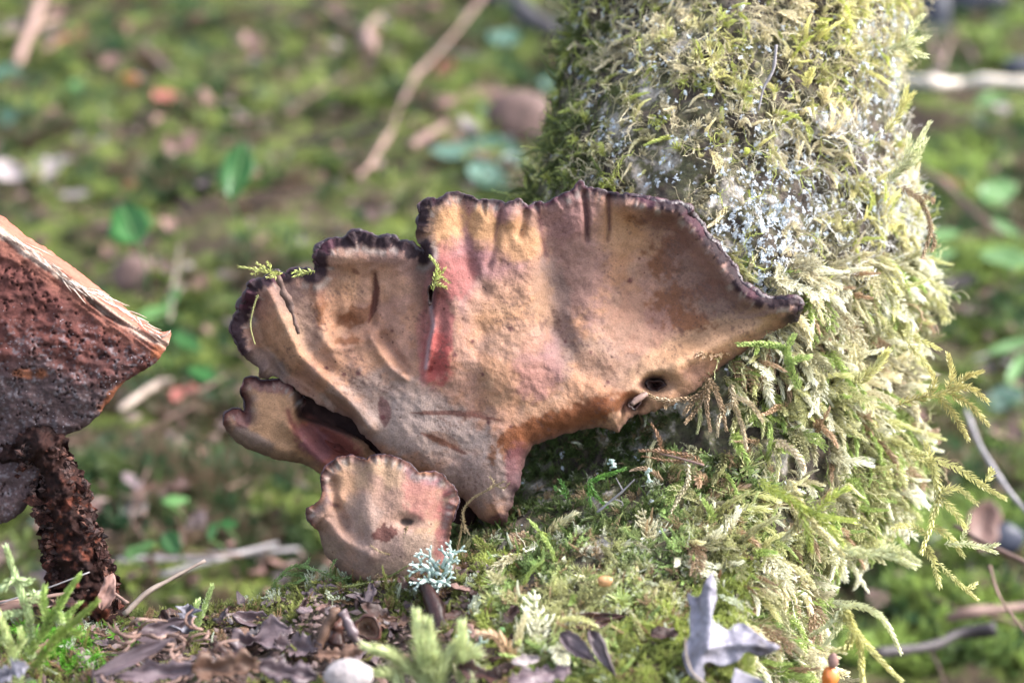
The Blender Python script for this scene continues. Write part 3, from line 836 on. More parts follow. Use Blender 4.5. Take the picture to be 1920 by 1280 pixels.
# ---------------------------------------------------------------- the large bracket
MAIN = [(940, 988, 0), (912, 978, 0), (885, 958, 0), (860, 930, 0), (815, 905, 0), (760, 880, 0), (712, 846, 0), (679, 811, 0), (655, 783, 0), (618, 768, 0), (581, 746, 0),
        (540, 722, 0), (512, 706, 0), (490, 708, .2), (486, 692, .3), (468, 678, .3), (452, 660, .6), (443, 640, 1), (432, 618, 1), (437, 598, 1), (447, 584, 1), (450, 566, 1), (462, 550, 1), (466, 534, 1),
        (482, 524, 1), (500, 520, 1), (514, 510, 1), (530, 512, .9), (537, 520, .7), (542, 508, 1), (556, 508, 1), (574, 506, .9), (588, 512, .8), (594, 498, 1), (593, 478, 1), (602, 459, 1), (620, 447, 1), (642, 445, 1),
        (662, 436, 1), (688, 438, 1), (708, 446, 1), (738, 446, 1), (764, 455, 1), (786, 466, 1), (797, 474, 1), (784, 452, .3), (778, 436, .4), (785, 408, .7), (788, 384, 1), (800, 371, 1), (824, 372, 1), (850, 363, 1), (872, 366, 1), (900, 373, 1), (930, 377, 1), (952, 382, 1), (966, 374, 1),
        (982, 378, 1), (994, 390, .9), (1006, 376, 1), (1022, 380, .9), (1048, 367, .8), (1076, 355, .8), (1088, 341, .9), (1098, 353, .8), (1118, 356, .8), (1140, 361, .8), (1166, 363, 1), (1200, 370, 1), (1240, 379, 1), (1272, 384, 1),
        (1296, 400, 1), (1314, 424, 1), (1334, 450, 1), (1352, 474, 1), (1374, 498, 1), (1386, 524, 1), (1412, 546, 1), (1440, 562, 1), (1470, 562, 1), (1494, 562, 1), (1496, 578, .9), (1490, 600, .6), (1462, 616, .2), (1420, 641, 0), (1380, 668, 0),
        (1340, 701, 0), (1300, 735, 0), (1270, 753, 0), (1232, 770, 0), (1192, 778, 0), (1172, 792, 0), (1156, 810, 0), (1130, 802, 0), (1085, 806, 0), (1040, 822, 0), (1002, 832, 0), (985, 858, 0), (980, 885, .3), (972, 915, .4), (960, 948, .4), (952, 972, .3)]

def main_depth(x, y, D, e, s):
    z = 7 * gau(x, y, 880, 760, 250, 170)
    z += 4.5 * rid(x, y, [(505, 545), (530, 605), (561, 666), (600, 706), (650, 750), (690, 800)], 15)
    z -= 5.5 * rid(x, y, [(470, 575), (492, 640), (540, 700), (600, 735), (640, 780), (680, 826)], 15)
    z += 2.0 * rid(x, y, [(452, 640), (480, 690), (560, 738), (620, 776)], 14)
    z -= 5.5 * gau(x, y, 655, 575, 46, 60) + 2.5 * gau(x, y, 715, 575, 26, 60)
    z += 2.0 * rid(x, y, [(593, 525), (600, 590), (608, 640), (630, 675)], 14)
    z -= 3.6 * gau(x, y, 655, 612, 26, 14, 20)
    z += 1.8 * rid(x, y, [(617, 648), (640, 655), (672, 642), (692, 634)], 9)
    z += 2.0 * rid(x, y, [(696, 628), (712, 662), (735, 690), (758, 706)], 9)
    z -= 2.4 * rid(x, y, [(718, 630), (738, 662), (760, 690)], 10)
    z -= 2.2 * rid(x, y, [(702, 515), (703, 560), (700, 605)], 6)
    z += 3.5 * gau(x, y, 762, 585, 26, 75)
    z += 3.5 * gau(x, y, 640, 480, 40, 16) + 2.5 * gau(x, y, 740, 485, 40, 14)
    # edge of the left lobe, standing proud of the pink strip behind it
    st = stp(x, y, [(792, 440), (803, 486), (814, 520), (814, 560), (806, 620), (797, 672), (788, 716)], 4.5, .22, 70)
    z += -11 * st
    z -= 3 * rid(x, y, [(822, 560), (822, 620), (816, 690)], 16)
    # ribs of the middle part
    z += 1.6 * gau(x, y, 822, 430, 22, 55) - 1.5 * rid(x, y, [(868, 385), (872, 450), (885, 520)], 14)
    z += 1.4 * gau(x, y, 905, 425, 17, 45) - 1.4 * rid(x, y, [(938, 400), (930, 450), (915, 500)], 7)
    z += 2.5 * gau(x, y, 958, 405, 14, 18) - 2.2 * rid(x, y, [(985, 400), (975, 440)], 8)
    z += -5.0 * stp(x, y, [(1008, 385), (1014, 440), (1020, 500), (1018, 560), (1020, 620), (1045, 690)], 12, .25, 110) * -1
    z -= 11 * gau(x, y, 1235, 555, 130, 95, 25) + 3.5 * gau(x, y, 1040, 570, 28, 90)
    z += 2.4 * gau(x, y, 1108, 520, 44, 80) + 2.2 * gau(x, y, 1075, 420, 30, 40)
    z -= 2.6 * rid(x, y, [(1095, 362), (1100, 410), (1100, 450)], 5) + 2.0 * rid(x, y, [(1141, 370), (1142, 410), (1138, 450)], 4.5)
    z -= 2.4 * rid(x, y, [(1040, 620), (1090, 690), (1160, 715), (1230, 690), (1290, 640)], 26)
    z += 5.5 * rid(x, y, [(1130, 770), (1215, 700), (1290, 668), (1380, 630), (1480, 590)], 24)
    z += 8 * rid(x, y, [(1180, 384), (1270, 400), (1310, 446), (1350, 500), (1400, 556), (1450, 574), (1490, 566)], 24)
    z -= 9 * gau(x, y, 1228, 720, 19, 11) + 8 * gau(x, y, 1188, 757, 17, 11, -20)
    z += 2.5 * gau(x, y, 940, 690, 100, 40) - 1.6 * rid(x, y, [(905, 620), (880, 690), (900, 760)], 22)
    z -= 1.2 * gau(x, y, 905, 545, 10, 9)
    z += 2.6 * (fbm(x / 85, y / 85, 101, 3) - .5) + 1.5 * (fbm(x / 26, y / 26, 102, 4) - .5) + .35 * (fbm(x / 7, y / 7, 105, 2) - .5)
    # crenulated margin
    rim = sstep(42, 0, D) * sstep(.2, .8, e)
    z += rim * (2.2 * (vn(s / 10, s * 0, 103) - .4) + 1.0 * (vn(s / 4.2, s * 0, 104) - .5))
    # flesh rolls away along its lower edges
    z -= (1 - sstep(.1, .5, e)) * 7.0 * np.exp(-D / 16)
    base = .4160 - .000012 * (x - 960) * .4 + .006 * sstep(1250, 1500, x) - .004 * sstep(700, 440, x) * -1
    z -= 5 * gau(x, y, 1222, 716, 13, 7, -20)
    return base - z * .00086

def main_thick(x, y, D, e):
    return .0022 + .010 * sstep(0, 110, D) + .030 * sstep(760, 960, y + (x - 960) * .45) * sstep(0, 40, D)

def main_color(x, y, D, e, s):
    n1 = fbm(x / 120, y / 120, 111, 4); n2 = fbm(x / 34, y / 34, 112, 4); n3 = fbm(x / 9, y / 9, 113, 3)
    c = np.tile(TAN, (len(x), 1))
    c = mixc(c, (.48, .29, .19), sstep(.5, .7, n2) * .55)
    c = mixc(c, MAUVE, sstep(.44, .62, n1) * .5); c = mixc(c, (.40, .19, .10), sstep(.5, .68, fbm(x / 18, y / 18, 114, 4)) * .35)
    def b(col, cx, cy, sx, sy, ang, op, ns=.5):
        nonlocal c
        g = gau(x, y, cx, cy, sx, sy, ang) * (1 - ns + ns * 2 * n2) * (.62 + .76 * n3); c = mixc(c, col, sstep(.28, .62, g) * op)
    # mauve and grey bloom
    b(MAUVE, 860, 500, 60, 70, 0, .85); b(MAUVE, 940, 520, 60, 40, 0, .6); b((.30, .15, .17), 930, 490, 50, 30, 20, .6); b(MAUVE, 1080, 480, 50, 110, 0, .75); b(MAUVE, 1200, 600, 60, 60, 0, .4)
    b(GREY, 1040, 600, 28, 100, -8, .65); b(GREY, 560, 590, 26, 60, -25, .6); b((.30, .24, .22), 760, 780, 120, 60, 20, .6); b((.33, .26, .24), 840, 840, 130, 50, 30, .5)
    b((.30, .20, .20), 980, 640, 60, 30, 0, .5); b((.28, .13, .13), 1010, 690, 38, 48, 20, .65); b(GREY, 1150, 690, 90, 30, 20, .45); b((.26, .20, .19), 900, 900, 60, 40, 0, .4)
    b((.24, .135, .10), 1320, 560, 90, 50, 30, .6, .8); b((.24, .16, .11), 1380, 580, 60, 26, 20, .5)
    # honey patches
    b((.30, .13, .135), 880, 440, 34, 60, 10, .6, .6); b((.24, .10, .115), 940, 400, 16, 40, 10, .6, .5); b((.30, .15, .145), 1060, 400, 40, 40, 0, .6, .6); b((.20, .12, .085), 1395, 560, 60, 16, 28, .6, .5); b((.28, .14, .12), 1240, 595, 26, 20, 0, .55, .8)
    b(HONEY, 832, 420, 34, 42, 0, 1, .3); b(HONEY, 905, 425, 22, 34, 0, 1, .3); b(HONEY, 965, 450, 38, 34, 0, .85); b(HONEY, 1195, 430, 60, 40, 0, .55); b(HONEY, 690, 530, 70, 30, 0, .25); b(HONEY, 960, 580, 60, 70, 0, .35)
    b((.52, .31, .18), 1320, 640, 110, 24, -25, .7); b((.50, .30, .18), 1240, 730, 60, 30, 0, .4); b((.48, .29, .16), 520, 650, 40, 50, 0, .3)
    # pink strip beside the cleft
    b(PINK, 828, 600, 20, 95, 3, .95, .5); b((.38, .085, .075), 818, 672, 26, 40, 0, .95, .5); b(PINK, 850, 510, 34, 44, 0, .55, .7); b((.31, .15, .15), 900, 480, 50, 26, 30, .5, .8); b(PINK, 860, 520, 24, 30, 0, .7); b(PINK, 801, 560, 8, 60, 4, .5); b((.16, .02, .02), 805, 692, 6, 5, 0, .8)
    b((.44, .17, .16), 793, 640, 10, 60, 0, .5)
    # rusty stains
    for q in [(600, 540, 10, 26), (602, 590, 7, 30), (648, 606, 20, 13), (650, 640, 18, 5), (672, 590, 20, 12), (1040, 797, 75, 20), (985, 822, 55, 20), (1010, 812, 60, 16), (1100, 775, 50, 16), (1240, 490, 22, 26), (1272, 452, 26, 20), (1230, 410, 40, 12), (1260, 560, 36, 20), (1295, 600, 40, 16), (1330, 545, 24, 16)]:
        g = gau(x, y, q[0], q[1], q[2] * 1.35, q[3] * 1.35, -25 if q[0] > 960 and q[1] > 700 else 0); c = mixc(c, RUST, sstep(.42, .60, g * .55 + .62 * (fbm(x / 11 + q[0], y / 11, 119, 4) - .28)) * .8 * sstep(.05, .3, g))
    for poly, ww in (([(955, 835), (985, 815), (1030, 797), (1080, 783), (1120, 775)], 24), ([(1100, 772), (1150, 762), (1185, 745)], 13)):
        c = mixc(c, (.19, .062, .024), sstep(1.2, .75, seg_dist(x, y, poly)[0] / ww + 1.3 * (n2 - .5) + .9 * (n3 - .5)) * .85)
    # knife-like dark strokes
    def stroke(poly, wd, col, op):
        nonlocal c
        d, t, _ = seg_dist(x, y, poly); ww = wd * np.sin(np.clip(t, .02, .98) * np.pi) ** .6
        c = mixc(c, col, sstep(ww + 2, ww - 1, d + 3 * (n3 - .5)) * op)
    stroke([(770, 774), (850, 774), (885, 778), (940, 788)], 5, STAIN, .85); stroke([(870, 770), (912, 776)], 4, STAIN, .6)
    stroke([(790, 812), (830, 828), (874, 851)], 5, STAIN, .85); stroke([(800, 812), (862, 836)], 12, RUST, .45)
    stroke([(703, 512), (706, 545), (700, 580), (690, 605)], 6, STAIN, .9); stroke([(716, 745), (722, 770), (722, 798)], 12, (.13, .05, .05), .75); stroke([(660, 504), (672, 514)], 4, STAIN, .7)
    stroke([(608, 735), (650, 765), (688, 800)], 10, (.2, .09, .045), .6)
    for cx, cy, r in [(1181, 526, 5), (1140, 716, 4), (957, 800, 3), (916, 792, 4), (718, 782, 5), (735, 620, 3), (958, 616, 5), (612, 690, 4), (645, 702, 4), (672, 700, 5), (905, 702, 4), (1108, 660, 3), (886, 640, 4), (852, 665, 5), (1060, 640, 3)]:
        c = mixc(c, (.10, .03, .035), sstep(r + 1.5, r - 1.5, np.hypot(x - cx, y - cy)) * .85)
    # scattered flecks
    ua = x * .82 + y * .57; va = -x * .57 + y * .82; fl = vn(ua / 7.0, va / 2.6, 121) * (.45 + .55 * vn(x / 60, y / 60, 122)); c = mixc(c, (.13, .07, .06), sstep(.62, .69, fl) * .6); c = c * (.86 + .28 * fbm(ua / 11, va / 4.2, 123, 3))[:, None]
    # bottom tip and lower lip
    b((.09, .04, .035), 1222, 716, 20, 9, -15, .8); b((.10, .045, .04), 1190, 755, 22, 11, -30, .85); b((.14, .05, .06), 975, 880, 20, 40, 0, .85); b((.10, .04, .05), 945, 980, 30, 14, 0, .8); b(GREY, 880, 960, 30, 24, 0, .6)
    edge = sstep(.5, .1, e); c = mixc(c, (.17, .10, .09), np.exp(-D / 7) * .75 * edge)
    # underside flange left
    b((.17, .13, .12), 500, 690, 50, 22, 40, .7)
    # dark rim of the left lobe where it crosses the middle part
    d, t, sg = seg_dist(x, y, [(790, 466), (803, 486), (812, 505), (815, 540), (812, 575)])
    c = mixc(c, (.10, .035, .045), sstep(7, 2, d) * .8); c = mixc(c, (.42, .33, .36), np.exp(-((seg_dist(x, y, [(806, 560), (812, 610), (804, 640), (798, 690)])[0]) / 3.5) ** 2) * .7)
    c = edge_paint(c, x, y, D, e, s, 30 * (.35 + .65 * sstep(840, 790, x)) + 12 * sstep(1150, 1260, x), wide=1 + 1.6 * sstep(1150, 1260, x))
    for poly, ww in (([(1008, 380), (1016, 440), (1024, 480)], 4), ([(1096, 360), (1101, 440)], 3.5), ([(1141, 368), (1143, 430)], 3), ([(940, 385), (928, 450)], 3)):
        c = mixc(c, (.13, .05, .055), np.exp(-(seg_dist(x, y, poly)[0] / ww) ** 2) * .7)
    return c

def base_at(fn):
    def g(x, y):
        x = np.atleast_1d(x).astype(float); y = np.atleast_1d(y).astype(float)
        return fn(x, y, np.full(x.shape, 25.), np.full(x.shape, 1.), np.zeros(x.shape))
    return g

BR = thing('bracket_fungus', P(1000, 900, .425), 'largest bracket fungus, broad fan-shaped tan underside with wavy dark margin, growing on mossy trunk', 'fungus')
fo, (ox, oy, oe, s_) = relief_body('underside', MAIN, main_depth, main_thick, main_color, M_FUN, BR, step=3.4, rough_edge=(3.6, 19))
rim_tube(BR, ox, oy, oe, s_, base_at(main_depth), r_px=4.6, rfun=lambda x, y: .65 + .55 * sstep(800, 770, x) + 1.1 * sstep(1150, 1230, x))
pit(BR, 1228, 722, 19, 11, float(base_at(main_depth)(1228, 716)[0]) - .006, 0)
pit(BR, 1190, 757, 14, 9, float(base_at(main_depth)(1190, 757)[0]) - .005, -25)
pit(BR, 905, 544, 8, 7, float(base_at(main_depth)(905, 544)[0]))
pit(BR, 981, 424, 11, 8, float(base_at(main_depth)(981, 424)[0]))
pit(BR, 808, 549, 6, 22, float(base_at(main_depth)(818, 549)[0]) - .003, 6)

# ---------------------------------------------------------------- small bracket in front, bottom left
SMALL = [(700, 1112, 0), (656, 1084, 0), (612, 1042, 0), (600, 1012, 0), (596, 995, .2), (582, 980, .7), (573, 962, 1), (575, 952, 1), (596, 942, .6), (604, 920, .5), (602, 900, .7), (605, 885, .9), (620, 868, 1), (638, 856, 1), (656, 852, 1), (676, 858, 1), (687, 864, .9),
         (698, 855, 1), (720, 852, 1), (745, 858, 1), (768, 868, 1), (784, 884, 1), (800, 884, 1), (822, 886, 1), (842, 902, 1), (856, 922, 1), (860, 940, 1), (852, 958, .8), (846, 990, .5), (842, 1030, .3), (848, 1066, .2), (830, 1105, 0), (760, 1122, 0)]
def small_depth(x, y, D, e, s):
    z = 8 * gau(x, y, 730, 1010, 90, 80) - 1.3 * rid(x, y, [(672, 880), (650, 950), (672, 1020)], 22) + 1.2 * rid(x, y, [(700, 880), (690, 950), (700, 1040)], 16)
    z += 2.5 * rid(x, y, [(630, 930), (600, 965), (640, 1010), (690, 1040)], 13) - 3 * rid(x, y, [(625, 905), (628, 945), (650, 985)], 10)
    z -= 3 * gau(x, y, 762, 978, 14, 9) + 2.5 * gau(x, y, 830, 975, 12, 40) - 1.2 * rid(x, y, [(745, 870), (750, 940)], 20)
    z += 1.0 * (fbm(x / 55, y / 55, 131, 2) - .5) + .4 * (fbm(x / 9, y / 9, 132, 3) - .5)
    rim = sstep(30, 0, D) * sstep(.2, .8, e); z += rim * (2.2 * (vn(s / 9, s * 0, 133) - .5) + 1.2 * (vn(s / 3.8, s * 0, 134) - .5))
    z -= (1 - sstep(.1, .5, e)) * 8 * np.exp(-D / 20)
    return .4015 - z * .0008
def small_color(x, y, D, e, s):
    n1 = fbm(x / 60, y / 60, 141, 4); n2 = fbm(x / 22, y / 22, 142, 4); n3 = fbm(x / 7, y / 7, 143, 3)
    c = np.tile(np.array([.40, .255, .165]), (len(x), 1)); c = mixc(c, MAUVE, sstep(.42, .62, n1) * .55)
    def b(col, cx, cy, sx, sy, ang, op, ns=.5):
        nonlocal c
        g = gau(x, y, cx, cy, sx, sy, ang) * (1 - ns + ns * 2 * n2) * (.62 + .76 * n3); c = mixc(c, col, sstep(.28, .62, g) * op)
    b(HONEY, 640, 920, 26, 30, 0, .4); b((.30, .22, .19), 680, 960, 30, 30, 0, .5); b(PINK, 800, 930, 40, 34, 20, .6, .8); b((.30, .10, .09), 838, 1010, 16, 70, 0, .75, .7); b((.32, .17, .19), 800, 880, 40, 20, 30, .7); b((.3, .22, .2), 740, 1040, 70, 40, 0, .5)
    b((.38, .34, .32), 800, 892, 16, 5, 10, .8)
    spl = sstep(17, 14.5, np.hypot((x - 720) / 1.25, y - 1001) + 22 * (fbm(x / 7, y / 7, 143, 2) - .5)); c = mixc(c, (.10, .035, .03), spl * .9)
    b((.03, .02, .02), 762, 978, 10, 6, 0, .9, 0); b((.2, .15, .13), 620, 1030, 30, 18, 40, .5)
    d = seg_dist(x, y, [(606, 905), (612, 935), (622, 945), (632, 948)])[0]; c = mixc(c, PURPLE, np.exp(-(d / 4) ** 2) * .7)
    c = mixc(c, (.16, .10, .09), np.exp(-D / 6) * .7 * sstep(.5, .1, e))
    th_ = np.arctan2(y - 1130, x - 730); c = c * (.80 + .4 * fbm(th_ * 26, np.hypot(x - 730, y - 1130) / 55, 145, 3))[:, None]; c = mixc(c, (.30, .105, .10), sstep(.5, .8, sstep(790, 850, x + (n2 - .5) * 60) * (.6 + .7 * n3)) * .6); return edge_paint(c, x, y, D, e, s, 9, ((.10, .042, .035), (.26, .12, .07)), 5)
SB = thing('bracket_fungus', P(760, 1080, .405), 'small scalloped bracket fungus lowest at left with pink blush, just above the moss sprigs', 'fungus')
o, (ox, oy, oe, s_) = relief_body('underside', SMALL, small_depth, lambda x, y, D, e: .002 + .007 * sstep(0, 60, D) + .02 * sstep(980, 1070, y) * sstep(0, 30, D), small_color, M_FUN, SB, step=3.2, rough_edge=(2.4, 14))
rim_tube(SB, ox, oy, oe, s_, base_at(small_depth), r_px=1.6, seed=4)
pit(SB, 763, 978, 7, 3.5, float(base_at(small_depth)(763, 978)[0]), 5)

# ---------------------------------------------------------------- forked bracket behind, far left
LEFT = [(620, 905, 0), (598, 886, 0), (560, 868, 0), (520, 862, 0), (480, 848, 0), (452, 834, 0), (432, 818, .2), (420, 795, .5), (420, 776, 1), (432, 768, 1), (448, 766, .9), (456, 772, .6), (460, 758, .5), (452, 738, .6), (454, 716, .9), (464, 706, 1), (480, 708, 1), (492, 714, .8), (520, 710, .9), (548, 718, .9), (566, 732, .9),
        (571, 745, .8), (590, 756, .1), (640, 790, 0), (700, 846, 0), (740, 890, 0), (690, 910, 0)]
def left_depth(x, y, D, e, s):
    z = 5 * gau(x, y, 515, 790, 46, 50) + 4.5 * rid(x, y, [(545, 800), (590, 850), (640, 890)], 18) - 6 * rid(x, y, [(570, 790), (620, 830), (680, 870)], 18)
    z -= 3 * rid(x, y, [(458, 745), (466, 785)], 9) - 2.5 * gau(x, y, 575, 812, 12, 20, -40) - 2 * rid(x, y, [(430, 800), (480, 830), (540, 850)], 16)
    z += 1.5 * (fbm(x / 30, y / 30, 151, 3) - .5); z -= 6 * np.exp(-D / 12) * (1 - sstep(.2, .6, e)) + 1.5 * np.exp(-D / 6)
    z -= 9 * sstep(8, 26, (x - 548) * .35 - (y - 790)) * sstep(548, 566, x) * sstep(0, 4, seg_dist(x, y, [(571, 745), (548, 772)])[0])
    return .4250 - z * .001
def left_color(x, y, D, e, s):
    n2 = fbm(x / 22, y / 22, 162, 4); n3 = fbm(x / 7, y / 7, 163, 3); c = np.tile(np.array([.45, .255, .145]), (len(x), 1))
    def b(col, cx, cy, sx, sy, ang, op, ns=.5):
        nonlocal c
        g = gau(x, y, cx, cy, sx, sy, ang) * (1 - ns + ns * 2 * n2) * (.62 + .76 * n3); c = mixc(c, col, sstep(.28, .62, g) * op)
    b((.24, .10, .09), 520, 722, 50, 12, 5, .7); b((.26, .10, .10), 452, 780, 14, 18, 0, .8); b((.16, .05, .04), 462, 765, 7, 24, -10, .8); b((.22, .17, .16), 460, 825, 50, 16, 20, .7)
    b((.26, .075, .065), 620, 840, 60, 32, 38, .9, .2); b((.36, .10, .05), 580, 808, 10, 18, -30, .8); b((.22, .10, .12), 590, 830, 20, 30, -40, .6); b((.30, .19, .13), 520, 855, 60, 12, 12, .6)
    d = seg_dist(x, y, [(540, 770), (545, 790), (560, 820)])[0]; c = mixc(c, (.13, .03, .03), np.exp(-(d / 6) ** 2) * .8)
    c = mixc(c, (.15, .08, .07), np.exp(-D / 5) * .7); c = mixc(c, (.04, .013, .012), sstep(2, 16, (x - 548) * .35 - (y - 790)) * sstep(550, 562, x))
    c = c * (.85 + .3 * fbm(x / 9, y / 5, 145, 3))[:, None]
    return edge_paint(c, x, y, D, e, s, 14, ((.06, .02, .02), (.16, .06, .05)), 9)
LB = thing('bracket_fungus', P(660, 880, .43), 'forked tan bracket fungus with reddish hollow neck behind the other two', 'fungus')
o, (ox, oy, oe, s_) = relief_body('underside', LEFT, left_depth, lambda x, y, D, e: .002 + .008 * sstep(0, 40, D), left_color, M_FUN, LB, step=3.4, rough_edge=(1.8, 14))
rim_tube(LB, ox, oy, oe, s_, base_at(left_depth), r_px=2.4, seed=8)

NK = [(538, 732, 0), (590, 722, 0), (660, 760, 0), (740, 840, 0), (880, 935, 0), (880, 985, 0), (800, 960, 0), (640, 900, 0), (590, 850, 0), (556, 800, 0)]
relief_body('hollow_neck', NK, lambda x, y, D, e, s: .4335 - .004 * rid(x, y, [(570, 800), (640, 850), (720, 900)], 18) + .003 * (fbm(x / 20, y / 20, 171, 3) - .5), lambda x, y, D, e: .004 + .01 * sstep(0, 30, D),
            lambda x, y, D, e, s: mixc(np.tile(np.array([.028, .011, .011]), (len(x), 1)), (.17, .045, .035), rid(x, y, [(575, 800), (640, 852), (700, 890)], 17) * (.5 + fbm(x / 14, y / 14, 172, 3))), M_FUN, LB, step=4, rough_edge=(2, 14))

# ================================================================== REDDISH WOOD CHUNK, LEFT
CH = [(-300, 235, 0), (-120, 330, 0), (0, 403, 0), (42, 436, 0), (110, 482, 0), (160, 518, 0), (215, 562, 0), (262, 597, 0), (300, 622, 0), (318, 622, 0), (318, 640, 0), (304, 664, 0), (290, 682, 0), (262, 700, 0), (232, 716, 0), (205, 752, 0), (180, 784, 0), (160, 800, 0), (122, 818, 0), (108, 838, 0), (96, 862, 0), (74, 900, 0), (56, 940, 0), (20, 975, 0), (-60, 1000, 0), (-200, 1040, 0), (-320, 1060, 0)]
TORN = [(0, 430), (45, 455), (90, 490), (125, 525), (180, 545), (225, 575), (280, 612), (306, 628)]
EDGE = [(-300, 235), (-120, 330), (0, 403), (42, 436), (110, 482), (160, 518), (215, 562), (262, 597), (318, 622)]
def ch_depth(x, y, D, e, s):
    de = seg_dist(x, y, EDGE)[0]
    z = 6 * gau(x, y, 60, 640, 160, 110) - 9 * sstep(18, 0, de) + 1.2 * (fbm(x / 30, y / 12, 218, 3) - .5)
    rough = sstep(26, 60, de)
    r1 = 1 - np.abs(2 * fbm(x / 40, y / 26, 201, 4) - 1) * 2.2
    z += rough * (3.2 * (fbm(x / 60, y / 60, 202, 4) - .5) + 1.3 * (fbm(x / 18, y / 12, 203, 3) - .5) + .7 * r1)
    # fibres along the torn band
    a = math.radians(36); v = -(x) * math.sin(a) + y * math.cos(a); u = x * math.cos(a) + y * math.sin(a)
    band = sstep(6, 16, de) * sstep(60, 34, de)
    z += band * (2.0 * (vn(v / 3.2, u / 60, 205) - .5) + 1.2 * (vn(v / 7, u / 40, 206) - .3))
    z -= 2.5 * gau(x, y, 118, 532, 14, 9, 30) + 3 * np.exp(-D / 7) * sstep(.2, 0, e) + 2.5 * rid(x, y, [(165, 560), (200, 590), (240, 610), (290, 640)], 4)
    z -= 5 * sstep(700, 840, y) * .6
    crk = np.abs(fbm(x / 26, y / 22, 216, 3) - .5); z -= rough * 1.4 * sstep(.02, .0, crk)
    z += rough * .5 * (fbm(x / 6, y / 5, 217, 3) - .5)
    return .402 - z * .001
def ch_color(x, y, D, e, s):
    n1 = fbm(x / 60, y / 60, 211, 4); n2 = fbm(x / 16, y / 12, 212, 4); n3 = fbm(x / 5, y / 5, 213, 3)
    c = np.tile(np.array([.135, .050, .043]), (len(x), 1)); c = mixc(c, (.085, .034, .030), sstep(.42, .62, n2) * .75)
    c = mixc(c, (.10, .075, .08), sstep(620, 720, y + (n1 - .5) * 120 - x * .1) * .8); c = mixc(c, (.23, .20, .22), sstep(.62, .7, n3) * sstep(560, 680, y) * .7)
    de = seg_dist(x, y, EDGE)[0]; dd = de + 14 * (n2 - .5)
    c = mixc(c, (.27, .11, .08), sstep(66, 40, dd) * .8)
    c = mixc(c, (.52, .38, .31), sstep(36, 28, dd) * sstep(13, 19, de) * (.35 + .65 * sstep(.40, .5, vn((y * .81 - x * .59) / 3.2, (x + y) / 70, 215))))
    c = mixc(c, (.44, .17, .12), sstep(21, 15, de + 6 * (n2 - .5)) * .95)
    for q in [(215, 745, 30, 12, -40), (60, 700, 30, 8, 0), (300, 660, 14, 12, 0)]:
        c = mixc(c, (.34, .12, .06), sstep(.3, .8, gau(x, y, *q) * 2 * n2) * .8)
    cr = np.abs(fbm(x / 26, y / 22, 216, 3) - .5); c = mixc(c, (.03, .012, .012), sstep(.012, .004, cr) * sstep(50, 80, de) * .8)
    return c
WC = thing('wood_chunk', P(60, 990, .41), 'dark red-brown broken wood chunk at the left edge with pale fibrous torn upper edge', 'wood')
M_CH = mat_attr('red_wood', rough=.8, spec=.12, fine=1500, fstr=.25, fdist=.0003, coarse=200, cstr=.55, cdist=.0010, speck=False, tone=.28, gain=.72)
relief_body('broken_face', CH, ch_depth, lambda x, y, D, e: .012 + .02 * sstep(0, 80, D), ch_color, M_CH, WC, step=3.6, rough_edge=(2.0, 16))
# pale splinters lying along the torn band: each one its own little strand, the finest joined
M_SPL = mat_simple('pale_splinter', [(.34, .21, .16), (.52, .41, .34), (.68, .60, .54)], 900, .6, vary=.2)
cd = base_at(lambda x, y, D, e, s: ch_depth(x, y, D, e * 0, s))
for i in range(90):
    t = rng.uniform(0, 1); f = t * (len(TORN) - 1); k = min(int(f), len(TORN) - 2); a = np.array(TORN[k]) + (np.array(TORN[k + 1]) - np.array(TORN[k])) * (f - k)
    a = a + np.array([.55, -.8]) * rng.uniform(-8, 4); L = rng.uniform(14, 60); an = math.radians(36 + rng.normal() * 7)
    q = np.linspace(0, 1, 6); x = a[0] + q * L * math.cos(an); y = a[1] + q * L * math.sin(an) + 2 * np.sin(q * 3 + i)
    if x.max() > 312: continue
    pts = P(x, y, cd(x, y) - .0006 - .0004 * np.sin(q * 3.1)); v, ff = tube_np(pts, rng.uniform(.6, 1.6) * PX * np.sin(np.clip(q, .08, .92) * np.pi), 5)
    link('splinter', mesh('splinter', v, ff), M_SPL, WC)
v, ff = tube_np(P([300, 309, 316, 320], [632, 630, 624, 619], .401), np.array([3, 2.6, 1.6, .4]) * PX, 6); link('splinter', mesh('splinter', v, ff), M_SPL, WC)

# crumbly stub under the chunk
ST = [(-60, 860, 0), (-20, 838, 0), (20, 832, 0), (48, 800, 0), (80, 792, 0), (112, 806, 0), (128, 836, 0), (140, 866, 0), (160, 896, 0), (174, 930, 0), (176, 965, 0), (194, 1000, 0), (206, 1036, 0), (220, 1066, 0), (226, 1110, 0), (250, 1200, 0), (180, 1240, 0), (104, 1220, 0), (98, 1130, 0), (80, 1070, 0), (76, 1010, 0), (62, 960, 0), (58, 900, 0), (20, 888, 0), (-50, 890, 0)]
def st_depth(x, y, D, e, s):
    z = 9 * sstep(0, 45, D) + 9 * (fbm(x / 30, y / 30, 221, 4) - .5) + 6 * (fbm(x / 10, y / 10, 222, 4) - .5)
    return .409 - .006 * sstep(900, 820, y) + .004 * sstep(950, 1100, y) - z * .001
def st_color(x, y, D, e, s):
    n2 = fbm(x / 18, y / 18, 231, 4); c = np.tile(np.array([.034, .015, .013]), (len(x), 1)); c = mixc(c, (.16, .05, .032), sstep(.54, .66, n2) * sstep(880, 930, y) * .9); return mixc(c, (.015, .008, .008), sstep(.5, .35, fbm(x / 8, y / 8, 232, 3)) * .8)
relief_body('crumbly_stub', ST, st_depth, lambda x, y, D, e: .006 + .016 * sstep(0, 40, D), st_color, M_CH, WC, step=3.6, rough_edge=(9, 13))

